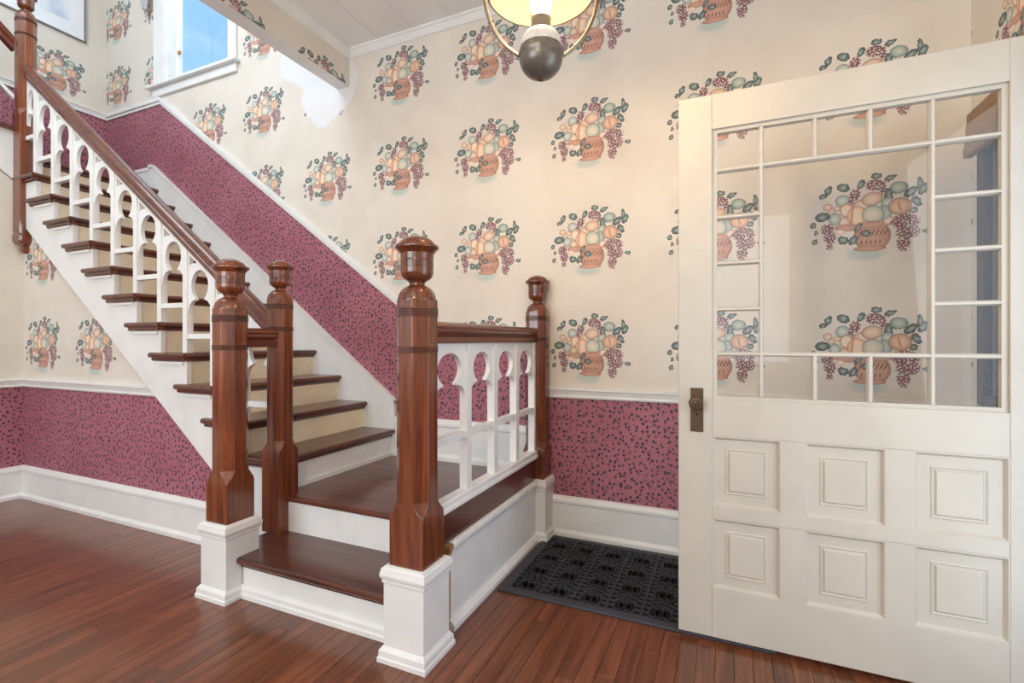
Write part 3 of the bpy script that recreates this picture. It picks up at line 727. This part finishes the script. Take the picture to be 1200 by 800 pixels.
def newel(loc, label, zb, ztop, s=1.0, plinth=True, sq=0.17, drop=False, square_at=None):
    """zb: underside of the wood; ztop: top of the cap; square foot of height sq"""
    cx, cy = loc
    base = 0.0 if plinth else zb
    o = empty('newel_post', (cx, cy, base), label, 'newel post', 'newel posts of the staircase')
    h = OH*s; c = h*0.586; dz = ztop-1.536*s
    zo = 1.298*s+dz
    L = []
    if drop:
        for hh, z in ((0.012, zb), (0.024, zb+0.012), (0.030, zb+0.03), (0.022, zb+0.05), (0.05*s/0.8, zb+0.07), (h*1.08, zb+0.085), (h*1.08, zb+0.125), (h*0.98, zb+0.14), (h*1.04, zb+0.19)):
            L.append(octo(hh, hh*0.25, z, cx, cy))
        L.append(octo(h*0.98, 0.006, zb+0.23, cx, cy)); L.append(octo(h*0.98, 0.003, square_at-0.03, cx, cy)); zq = square_at
    else:
        L.append(octo(h*1.03, 0.003, zb, cx, cy)); zq = zb+sq
        L.append(octo(h*1.03, 0.003, zq, cx, cy))
    for f, t in ((0.14, 0.012), (0.34, 0.022), (0.6, 0.032), (0.85, 0.044), (1.0, 0.062)):
        L.append(octo(h*(1.03-0.03*f), max(0.003, c*f), zq+t, cx, cy))
    bands = [(zo-0.061*s, zo-0.028*s), (zo-0.192*s, zo-0.167*s)]
    L.append(octo(h, c, zo, cx, cy))
    m = MB(); m.loft(L); sh = obj('shaft', m, M['newel'], o, bevel=0.0015)
    for b0, b1 in bands:
        m = MB(); n = 4; LL = []
        for k in range(n):
            a = b0+(b1-b0)*k/n; w = (b1-b0)/n
            LL += [octo(h+0.0004, c, a, cx, cy), octo(h+0.0018, c, a+w*0.25, cx, cy), octo(h+0.0018, c, a+w*0.6, cx, cy), octo(h+0.0004, c, a+w*0.9, cx, cy)]
        m.loft(LL); obj('groove_band', m, M['groove'], o)
    m = MB(); m.lathe([(r*s, z*s+dz) for r, z in CAP], (cx, cy, 0), 40); obj('turned_cap', m, M['newel'], o, smooth=35)
    m = MB(); zz0, zz1 = 1.414*s+dz, 1.4495*s+dz
    m.lathe([(0.0592*s, zz0), (0.0598*s, zz0+0.002), (0.0598*s, zz1-0.002), (0.0592*s, zz1)], (cx, cy, 0), 40); obj('cap_band', m, M['groove'], o, smooth=35)
    if plinth:
        m = MB()
        q = 0.083*s/0.97
        sqr = lambda hh, z: [(cx+hh, cy-hh, z), (cx+hh, cy+hh, z), (cx-hh, cy+hh, z), (cx-hh, cy-hh, z)]
        m.loft([sqr(q, 0.0), sqr(q, zb-0.001)]); pl = obj('plinth', m, M['white_worn'], o, bevel=0.002)
        m = MB(); m.loft([sqr(q+0.017, 0), sqr(q+0.017, 0.016), sqr(q+0.013, 0.02), sqr(q+0.012, 0.04), sqr(q+0.003, 0.052), sqr(q+0.001, 0.054)]); obj('base_moulding', m, M['white_worn'], pl)
        m = MB(); m.loft([sqr(q+0.001, zb-0.062), sqr(q+0.004, zb-0.058), sqr(q+0.004, zb-0.046), sqr(q+0.009, zb-0.04), sqr(q+0.011, zb-0.03), sqr(q+0.008, zb-0.018), sqr(q+0.006, zb-0.008), sqr(q-0.008, zb+0.001)]); obj('cap_moulding', m, M['white_worn'], pl)
    return o
NA, NB, NC, ND, NE = (-2.088, 1.522), (-1.049, 1.503), (-2.113, 1.815), (-1.03, 2.695), (-4.70, 1.82)
newel(NA, 'red-brown octagonal newel post on a white plinth, left of the bottom step', 0.335, 1.525, 0.97)
newel(NB, 'tallest-looking nearest newel post on white plinth, right of the bottom step', 0.34, 1.536, 1.0)
newel(NC, 'slimmer newel post without plinth, standing on the bottom step at the corner of the landing', R, 1.565, 0.85, False, sq=0.40)
newel(ND, 'small newel post on narrow white plinth, against the back wall beside the black mat', 0.35, 1.535, 0.9, True, sq=0.15)
newel(NE, 'upper newel post with a carved drop hanging below the top of the stairs', 1.785, 3.70, 0.78, False, drop=True, square_at=2.77)

# ------------------------------------------------------------------ balustrades
T = 0.022
def hole_half(g, n=14, cen=0.108, ry=0.068, fl=0.056):
    """right half of the sawn opening, (u, v below the rail) from the top centre to the flare at u=g"""
    pts = []
    rx = 0.74*g
    for k in range(n+1):
        a = PI/2-(PI*0.5+0.98)*k/n
        pts.append((rx*math.cos(a), -cen+ry*math.sin(a)))
    u0, v0 = pts[-1]
    pts.append((u0*0.98, v0-0.008))
    for k in range(1, 8):
        f = k/7; pts.append((u0*0.98+(g-u0*0.98)*math.sin(f*PI/2), v0-0.008-fl*(1-math.cos(f*PI/2))))
    return pts
def fret(w, slope=0.0, tri=False):
    kw = dict(cen=0.130, ry=0.088, fl=0.075) if slope else {}
    """sawn board filling a gap of width w, centred at u=0; v=0 is the underside of the rail there"""
    g = w/2; hh = hole_half(g*0.985, **kw); low = hh[-1][1]-0.004
    left = [(-u, v) for u, v in hh]
    sh = -abs(slope)*0.012
    out = [(-g, slope*-g), (g, slope*g), (g, low+sh)]+[(u, v+sh) for u, v in hh[::-1]]+[(u, v+sh) for u, v in left[1:]]+[(-g, low+sh)]
    holes = []
    if tri:
        holes = [[(-g+0.012, slope*(-g+0.012)-0.03), (-g+0.012, -0.02), (-g*0.62, -0.012), (-g*0.25, slope*(-g*0.25)-0.028)]]
    return out, holes
# level balustrade between the near post and the wall post
BXC = -1.035
lb = empty('balustrade', (BXC, 2.1, 0.475), 'level white sawn balustrade with a wood handrail beside the landing', 'balustrade', 'balustrades of the staircase')
y0, y1 = NB[1]+OH*0.9, ND[1]-0.05
_rp2 = [(0.024, 0), (0.026, 0.004), (0.026, 0.024), (0.020, 0.030), (0.018, 0.036), (0.022, 0.040), (0.030, 0.042), (0.033, 0.048), (0.030, 0.054), (0.033, 0.060), (0.034, 0.066), (0.028, 0.076), (0.014, 0.084)]
RAILP = _rp2+[(-a, b) for a, b in _rp2[::-1]]
ZR = 1.14
m = MB(); m.prism([(BXC+a, ZR+b) for a, b in RAILP], XZ, y0, y1); obj('handrail', m, M['rail_y'], lb, smooth=30)
m = MB(); m.prism([(BXC+a, 0.475+b) for a, b in [(-0.03, 0), (0.034, 0), (0.034, 0.012), (0.028, 0.02), (0.028, 0.036), (0.02, 0.042), (-0.02, 0.042), (-0.03, 0.036)]], XZ, y0-0.01, y1); obj('bottom_rail', m, M['white'], lb)
m = MB(); m.box((BXC-0.016, y0, 0.738), (BXC+0.016, y1, 0.768)); obj('middle_rail', m, M['white'], lb, bevel=0.002)
ys = [1.842, 2.105, 2.368, 2.628]; sw = 0.019
bal = MB(); bal.box((-sw, -sw, 0.517), (sw, sw, ZR)); bme = bal.mesh('baluster'); bme.materials.append(M['white'])
prev = y0
for i_, y in enumerate(ys):
    b = obj('baluster', bme, None, lb, (BXC, y, 0))
    a0, a1 = prev, y-sw; prev = y+sw
    poly, _ = fret(a1-a0)
    m = MB(); m.prism([((a0+a1)/2+u, ZR+v) for u, v in poly], YZ, BXC-0.011, BXC+0.011); obj('sawn_panel', m, M['white'], b)
# sloping balustrade of the main flight
sb = empty('balustrade', (-3.3, 1.81, 1.2), 'sloping white sawn balustrade with a wood handrail up the main flight', 'balustrade', 'balustrades of the staircase')
YC = 1.815
S = R/G
zbr = lambda x: 1.635+S*(-2.777-x)
m = MB()
xA, xB = NE[0]+0.045, NC[0]-0.045
nrm = 1.25
for pr in (RAILP,):
    L = [[(x, YC+a, zbr(x)+b*nrm) for a, b in pr] for x in (xA, xB)]
    m.loft(L)
obj('handrail', m, M['rail_x'], sb, smooth=30)
sx = lambda k: xn(k)-0.042
m = MB(); p = [(-sw, 0), (sw, 0)]
zs0 = 0.0
hgt = zbr(sx(5))-zt(5)
m.add([(-sw, -sw, 0), (sw, -sw, 0), (sw, sw, 0), (-sw, sw, 0), (-sw, -sw, hgt+S*sw), (sw, -sw, hgt-S*sw), (sw, sw, hgt-S*sw), (-sw, sw, hgt+S*sw)],
      [(0, 3, 2, 1), (4, 5, 6, 7), (0, 1, 5, 4), (1, 2, 6, 5), (2, 3, 7, 6), (3, 0, 4, 7)])
sme = m.mesh('baluster'); sme.materials.append(M['white'])
gw = G-2*sw
poly, holes = fret(gw, -S, True)
m = MB(); m.prism(poly, XZ, -0.011, 0.011, 0, holes); fme = m.mesh('sawn_panel'); fme.materials.append(M['white'])
m = MB(); m.box((-gw/2, -0.016, -0.014), (gw/2, 0.016, 0.014)); mme = m.mesh('middle_rail'); mme.materials.append(M['white'])
for k in range(2, 12):
    b = obj('baluster', sme, None, sb, (sx(k), YC, zt(k)))
    xm = (sx(k)+sx(k-1))/2          # gap on the downhill side
    if k >= 3:
        obj('sawn_panel', fme, None, b, (xm, YC, zbr(xm)))
    else:
        g0 = sx(k)+sw; g1 = NC[0]-0.05; ww = g1-g0
        pl_, hl_ = fret(ww, -S, False); m = MB(); m.prism([(u+(g0+g1)/2, v+zbr((g0+g1)/2)) for u, v in pl_], XZ, YC-0.011, YC+0.011); obj('sawn_panel', m, M['white'], b)
    if k >= 3: obj('middle_rail', mme, None, b, (xm, YC, zt(k)+0.095))
    else: obj('middle_rail', MB().box((sx(k)+sw, YC-0.016, zt(k)+0.081), (NC[0]-0.055, YC+0.016, zt(k)+0.109)), M['white'], b)
g0, g1 = NE[0]+0.055, sx(11)-sw
pl_, hl_ = fret(g1-g0, -S); m = MB(); m.prism([(u+(g0+g1)/2, v+zbr((g0+g1)/2)) for u, v in pl_], XZ, YC-0.011, YC+0.011); obj('sawn_panel', m, M['white'], sb)
obj('middle_rail', MB().box((g0, YC-0.016, ZT+0.081), (g1, YC+0.016, ZT+0.109)), M['white'], sb)
# short rail between the two left posts
sr = empty('short_handrail', (-2.1, 1.67, 1.12), 'short level wood handrail joining the two newel posts at the left of the bottom step', 'handrail')
m = MB(); m.prism([(-2.1+a, 1.118+b*1.1) for a, b in RAILP], XZ, NA[1]+0.05, NC[1]-0.05); obj('rail', m, M['rail_y'], sr, smooth=30)
# upper balustrade beyond the top post
ub = empty('balustrade', (XL+0.01, 1.4, 2.7), 'upper white balustrade with sloping wood handrail at the top left corner', 'balustrade', 'balustrades of the staircase')
zu = lambda y: 3.24+0.9*(1.74-y)
XU = -4.70
L = [[(XU+a, y, zu(y)+b*1.25) for a, b in RAILP] for y in (0.75, 1.75)]
m = MB(); m.loft(L); obj('handrail', m, M['rail_y'], ub, smooth=30)
m = MB(); L = [[(XU+a, y, zu(y)-0.33+b) for a, b in ((-0.016, -0.014), (0.016, -0.014), (0.016, 0.014), (-0.016, 0.014))] for y in (0.75, 1.75)]; m.loft(L); obj('middle_rail', m, M['white'], ub)
for j in range(1, 5):
    yy = 1.815-G*(j-1)-0.16
    b = obj('baluster', MB().box((XU-sw, yy-sw, ZT+R*j), (XU+sw, yy+sw, zu(yy)+0.01)), M['white'], ub)
    poly, _ = fret(G-2*sw, -0.9); ym = yy+G/2
    if j > 1:
        m = MB(); m.prism([(ym+u, zu(ym)+v) for u, v in poly], YZ, XU-0.011, XU+0.011); obj('sawn_panel', m, M['white'], b)

# ------------------------------------------------------------------ open door
DX0, DX1, DZ0, DZ1, DF, DB = -0.177, 0.938, 0.022, 2.088, 2.005, 2.050
dr = struct('door_1', MB().box((DX0, DF, DZ0), (-0.055, DB, DZ1)), M['door'], bevel=0.003)
dr['label'] = 'ivory painted panelled door with border of small panes, standing open'
def dp(name, mb, mat='door', parent=dr, **k): return obj(name, mb, M[mat], parent, **k)
GX0, GX1, GZ0, GZ1 = -0.050, 0.800, 0.925, 1.955
dp('stile', MB().box((GX1, DF, DZ0), (DX1, DB, DZ1)), bevel=0.002)
dp('top_rail', MB().box((-0.055, DF+0.0005, GZ1), (GX1, DB, DZ1)), bevel=0.002)
dp('lock_rail', MB().box((-0.055, DF+0.0005, 0.787), (GX1, DB, GZ0)), bevel=0.002)
dp('middle_rail', MB().box((-0.055, DF+0.0005, 0.475), (GX1, DB, 0.522)), bevel=0.002)
dp('bottom_rail', MB().box((-0.055, DF+0.0005, DZ0), (GX1, DB, 0.208)), bevel=0.002)
for x0, x1 in ((0.176, 0.250), (0.486, 0.560)):
    dp('muntin_stile', MB().box((x0, DF+0.0005, 0.208), (x1, DB, 0.475))); dp('muntin_stile', MB().box((x0, DF+0.0005, 0.522), (x1, DB, 0.787)))
def quadring(m, x0, x1, z0, z1, rings):
    """rings: list of (inset, y); lofted frame closing with a flat centre"""
    L = [[(x0+i, y, z0+i), (x1-i, y, z0+i), (x1-i, y, z1-i), (x0+i, y, z1-i)] for i, y in rings]
    vs = [p for l in L for p in l]; fs = []
    for j in range(len(L)-1):
        for i in range(4): fs.append((j*4+i, j*4+(i+1) % 4, (j+1)*4+(i+1) % 4, (j+1)*4+i))
    fs.append(tuple((len(L)-1)*4+i for i in range(4)))
    # back face
    o_ = len(vs); vs += [(x0, DB-0.004, z0), (x1, DB-0.004, z0), (x1, DB-0.004, z1), (x0, DB-0.004, z1)]
    fs += [(o_+3, o_+2, o_+1, o_)]+[(i, (i+1) % 4, o_+(i+1) % 4, o_+i) for i in range(4)]
    m.add(vs, fs)
for z0, z1 in ((0.522, 0.787), (0.208, 0.475)):
    for x0, x1 in ((-0.055, 0.176), (0.250, 0.486), (0.560, GX1)):
        m = MB(); quadring(m, x0, x1, z0, z1, [(0, DF+0.001), (0.004, DF+0.001), (0.013, DF+0.014), (0.046, DF+0.013), (0.050, DF+0.010), (0.054, DF+0.013), (0.057, DF+0.013), (0.062, DF+0.007)])
        dp('raised_panel', m)
# glazing frame
m = MB()
for a, b in (((GX0-0.005, GZ0), (GX1, GZ0+0.014)), ((GX0-0.005, GZ1-0.014), (GX1, GZ1)), ((GX0-0.005, GZ0+0.014), (GX0+0.012, GZ1-0.014)), ((GX1-0.016, GZ0+0.014), (GX1, GZ1-0.014))):
    m.box((a[0], DF+0.012, a[1]), (b[0], DB-0.008, b[1]))
dp('glazing_bead', m)
XV = [0.1125, 0.2825, 0.4455, 0.6145]; ZH = [1.10, 1.27, 1.445, 1.62, 1.80]
hb_ = 0.0085
def bar(name, a, b):
    m = MB()
    (x0, z0), (x1, z1) = a, b
    if abs(x1-x0) > abs(z1-z0):
        e = 0.0007; m.prism([(DF+0.012+e, z0-0.004), (DF+0.012+e, z0+0.004), (DF+0.022+e, z0+hb_), (DB-0.008-e, z0+hb_), (DB-0.008-e, z0-hb_), (DF+0.022+e, z0-hb_)], YZ, x0, x1)
    else:
        m.prism([(x0-0.004, DF+0.012), (x0+0.004, DF+0.012), (x0+hb_, DF+0.022), (x0+hb_, DB-0.008), (x0-hb_, DB-0.008), (x0-hb_, DF+0.022)], XY, z0, z1)
    dp(name, m)
bx0, bx1, bz0, bz1 = GX0+0.01, GX1-0.014, GZ0+0.012, GZ1-0.012
bar('glazing_bar', (XV[0], bz0), (XV[0], bz1)); bar('glazing_bar', (XV[3], bz0), (XV[3], bz1))
bar('glazing_bar', (bx0, ZH[0]), (bx1, ZH[0])); bar('glazing_bar', (bx0, ZH[4]), (bx1, ZH[4]))
for xv in XV[1:3]:
    bar('glazing_bar', (xv, bz0), (xv, ZH[0])); bar('glazing_bar', (xv, ZH[4]), (xv, bz1))
for zh in ZH[1:4]:
    bar('glazing_bar', (bx0, zh), (XV[0], zh)); bar('glazing_bar', (XV[3], zh), (bx1, zh))
xs = [bx0]+XV+[bx1]; zz = [bz0]+ZH+[bz1]
YG0, YG1 = DF+0.027, DF+0.030
def pane(x0, x1, z0, z1): dp('pane', MB().box((x0+0.0005, YG0, z0+0.0005), (x1-0.0005, YG1, z1-0.0005)), 'glass')
pane(XV[0], XV[3], ZH[0], ZH[4])
for i_ in range(5): pane(xs[i_], xs[i_+1], zz[0], zz[1]); pane(xs[i_], xs[i_+1], zz[5], zz[6])
for j in range(1, 5): pane(xs[0], xs[1], zz[j], zz[j+1]); pane(xs[4], xs[5], zz[j], zz[j+1])
# lock plate and knob
lp = dp('lock_plate', MB().box((-0.132, DF-0.005, 0.800), (-0.086, DF+0.001, 0.968)), 'brass_dark', bevel=0.002)
m = MB(); prof = [(0.0005, 0), (0.009, 0.0005), (0.011, 0.002), (0.013, 0.0005), (0.022, 0.002), (0.026, 0.007), (0.026, 0.012), (0.020, 0.02), (0.010, 0.024), (0.009, 0.05)]
n = 28; L = []
for r, d in prof: L.append([(-0.110+r*math.cos(2*PI*k/n), DF-0.052+d, 0.914+r*math.sin(2*PI*k/n)) for k in range(n)])
m.loft(L); obj('door_knob', m, M['brass_dark'], lp, smooth=40)
m = MB(); m.loft([[(-0.110+0.0035*math.cos(2*PI*k/12), y, 0.869+(0.0035 if math.sin(2*PI*k/12) > 0 else 0.009)*math.sin(2*PI*k/12)) for k in range(12)] for y in (DF-0.0055, DF-0.004)]); obj('keyhole', m, M['void'], lp)
for zz_ in (0.3, 1.75):
    m = MB(); m.lathe([(0.0005, 0), (0.008, 0.0), (0.008, 0.09), (0.0005, 0.09)], (DX1+0.008, DF-0.004, zz_), 14); obj('hinge', m, M['brass_dark'], dr)

# ------------------------------------------------------------------ rubber mat
MX0, MX1, MY0, MY1 = -0.972, 0.16, 2.02, 2.715
mat_o = empty('door_mat', (-0.4, 2.36, 0), 'black perforated rubber door mat lying beside the landing', 'door mat')
obj('mat_hole_backing', MB().box((MX0+0.02, MY0+0.02, 0.0005), (MX1-0.02, MY1-0.02, 0.002)), M['hole_shade'], mat_o)  # near-black sheet, colour stands in for the shade inside the lattice holes
m = MB(); bw = 0.045
for a, b in (((MX0, MY0), (MX1, MY0+bw)), ((MX0, MY1-0.03), (MX1, MY1)), ((MX0, MY0+bw), (MX0+bw, MY1-0.03)), ((MX1-bw, MY0+bw), (MX1, MY1-0.03))):
    x0, x1, y0, y1 = a[0], b[0], a[1], b[1]
    m.box((x0, y0, 0.0005), (x1, y1, 0.011))
obj('mat_border', m, M['rubber'], mat_o, bevel=0.003)
m = MB(); X0, X1, Y0, Y1 = MX0+bw, MX1-bw, MY0+bw, MY1-0.03
ZA, ZB = 0.002, 0.0115
def mbar(p, q, w=0.0032):
    p, q = Vector((p[0], p[1], 0)), Vector((q[0], q[1], 0)); d = q-p
    if d.length < 1e-4: return
    nn = Vector((-d.y, d.x, 0)).normalized()*w/2; d = d.normalized()*w*0.3
    c = [p-d+nn, p-d-nn, q+d-nn, q+d+nn]
    m.add([(v.x, v.y, ZA) for v in c]+[(v.x, v.y, ZB) for v in c], [(4, 5, 6, 7), (0, 1, 5, 4), (1, 2, 6, 5), (2, 3, 7, 6), (3, 0, 4, 7)])
ncol = 7; cw = (X1-X0)/ncol; nrow = 4; rh = (Y1-Y0)/nrow
BWM = 0.0048
for i_ in range(ncol+1): mbar((X0+i_*cw, Y0), (X0+i_*cw, Y1), 0.008)
for i_ in range(ncol):
    xa_ = X0+i_*cw
    for r in range(nrow):
        ya = Y0+r*rh
        for k in range(4):                       # ladder strips either side of the column
            yy = ya+rh*k/4
            mbar((xa_, yy), (xa_+cw*0.2, yy), BWM); mbar((xa_+cw*0.8, yy), (xa_+cw, yy), BWM)
        for q in range(3):                       # row of three elongated hexagon rings
            cxx, cyy = xa_+cw*(0.3+0.2*q), ya+rh*0.3; rr = cw*0.1; ry = rh*0.3
            p6 = [(cxx-rr, cyy-ry*0.5), (cxx, cyy-ry), (cxx+rr, cyy-ry*0.5), (cxx+rr, cyy+ry*0.5), (cxx, cyy+ry), (cxx-rr, cyy+ry*0.5)]
            for t_ in range(6): mbar(p6[t_], p6[(t_+1) % 6], BWM)
        for q in range(2):                       # nested chevrons
            y_ = ya+rh*(0.66+0.2*q)
            mbar((xa_+cw*0.2, y_-rh*0.05), (xa_+cw*0.5, y_+rh*0.08), BWM); mbar((xa_+cw*0.5, y_+rh*0.08), (xa_+cw*0.8, y_-rh*0.05), BWM)
        mbar((xa_+cw*0.4, ya+rh*0.6), (xa_+cw*0.4, ya+rh), BWM); mbar((xa_+cw*0.6, ya+rh*0.6), (xa_+cw*0.6, ya+rh), BWM)
g_ = obj('mat_lattice', m, M['rubber'], mat_o); g_['kind'] = 'stuff'

# ------------------------------------------------------------------ hanging lamp
LXY = (-0.560, 1.498); ZBALL = 2.075
la = empty('pendant_lamp', (LXY[0], LXY[1], ZBALL-0.07), 'antique bronze pendant lamp with ball font, ring arms and cream shade', 'lamp')
cx, cy = LXY
def lat(name, prof, mat, sm=40, seg=40, parent=la): return obj(name, MB().lathe(prof, (cx, cy, 0), seg), M[mat], parent, smooth=sm)
rb = 0.071
prof = [(0.0005, ZBALL-0.066)]+[(rb*math.sin(a), ZBALL-0.0-rb*0.95*math.cos(a)) for a in [PI*k/28 for k in range(2, 14)]]+[(rb, ZBALL+0.004), (rb+0.002, ZBALL+0.008), (rb+0.002, ZBALL+0.014), (rb-0.001, ZBALL+0.018), (rb-0.002, ZBALL+0.03)]
fo = lat('ball_font', prof, 'bronze')
lat('finial', [(0.0005, ZBALL-0.074), (0.006, ZBALL-0.074), (0.009, ZBALL-0.070), (0.011, ZBALL-0.066), (0.013, ZBALL-0.062)], 'brass_dark', 40, 20, fo)
lat('porcelain_top', [(rb-0.003, ZBALL+0.028), (rb-0.003, ZBALL+0.045), (rb-0.008, ZBALL+0.062), (rb-0.018, ZBALL+0.076), (rb-0.034, ZBALL+0.084), (0.03, ZBALL+0.086)], 'porcelain')
bu = lat('burner', [(0.036, ZBALL+0.080), (0.036, ZBALL+0.092), (0.032, ZBALL+0.09), (0.032, ZBALL+0.125), (0.029, ZBALL+0.13), (0.0005, ZBALL+0.13)], 'bronze')
m = MB()
for k in range(14):
    a = 2*PI*k/14; ring = [(cx+0.031*math.cos(a)+0.0065*math.cos(t)*-math.sin(a), cy+0.031*math.sin(a)+0.0065*math.cos(t)*math.cos(a), ZBALL+0.135+0.0065*math.sin(t)) for t in [2*PI*q/10 for q in range(11)]]
    m.tube(ring, 0.0017, 5)
obj('coronet', m, M['brass_dark'], bu)
prof = [(0.0005, ZBALL+0.222)]+[(0.036*math.sin(a), ZBALL+0.182+0.04*math.cos(a)) for a in [PI*k/14 for k in range(1, 13)]]+[(0.012, ZBALL+0.132)]
lat('bulb', prof, 'bulb', 180, 24)
# shade: dome with open bottom
zr_ = ZBALL+0.218; sp = []
for k in range(13):
    f = k/12; a = f*PI*0.40; sp.append((0.178*math.cos(a), zr_+0.15*math.sin(a)))
prof = sp+[(r-0.004, z-0.004) for r, z in sp[::-1]]
s_ = lat('shade', prof, 'shade', 60, 56)
lat('shade_rim', [(0.176, zr_-0.003), (0.181, zr_-0.003), (0.1815, zr_+0.005), (0.177, zr_+0.006), (0.176, zr_-0.003)], 'ring', 40, 56, s_)
lat('shade_holder', [(0.058, zr_+0.138), (0.064, zr_+0.142), (0.06, zr_+0.155), (0.03, zr_+0.18), (0.02, zr_+0.22), (0.0005, zr_+0.23)], 'bronze')
# ring arms: an open hoop from the font up to the holder, facing the camera
m = MB(); pts_ = []
dirx = (ca, sa)
for k in range(41):
    a = -PI/2+0.40+(PI+0.72)*k/40-0.0
    rx_, rz_ = 0.186, 0.235
    u = rx_*math.cos(a); z = ZBALL+0.225+rz_*math.sin(a)
    if u < 0 and k > 20: u = max(u, 0.0)
    pts_.append((u, z))
pts_ = [(u, z) for u, z in pts_ if u > 0.02]
for sgn in (1, -1):
    m.tube([(cx+sgn*u*dirx[0], cy+sgn*u*dirx[1], z) for u, z in pts_], 0.0062, 10)
obj('ring_arm', m, M['ring'], la, smooth=50)
lat('hanging_rod', [(0.008, zr_+0.22), (0.008, ZC-0.03), (0.05, ZC-0.025), (0.055, ZC-0.002), (0.0005, ZC-0.001)], 'bronze', 40, 20)

# ------------------------------------------------------------------ framed picture on the upper left wall
pf = empty('framed_picture', (XLU+0.012, 2.2, 3.97), 'pale blue print in a thin grey frame on the upper left wall', 'picture')
y0, y1, z0, z1 = 1.85, 2.585, 3.97, 4.75
m = MB()
for a, b in (((y0, z0), (y1, z0+0.008)), ((y0, z1-0.008), (y1, z1)), ((y0, z0), (y0+0.008, z1)), ((y1-0.008, z0), (y1, z1))): m.box((XLU+0.002, a[0], a[1]), (XLU+0.026, b[0], b[1]))
obj('frame', m, M['frame_grey'], pf)
obj('mat_board', MB().box((XLU+0.002, y0+0.012, z0+0.012), (XLU+0.014, y1-0.012, z1-0.012)), M['matboard'], pf)
obj('print', MB().box((XLU+0.012, y0+0.1, z0+0.13), (XLU+0.0155, y1-0.12, z1-0.12)), M['print'], pf)
obj('pane', MB().box((XLU+0.018, y0+0.012, z0+0.012), (XLU+0.02, y1-0.012, z1-0.012)), M['win_glass'], pf)
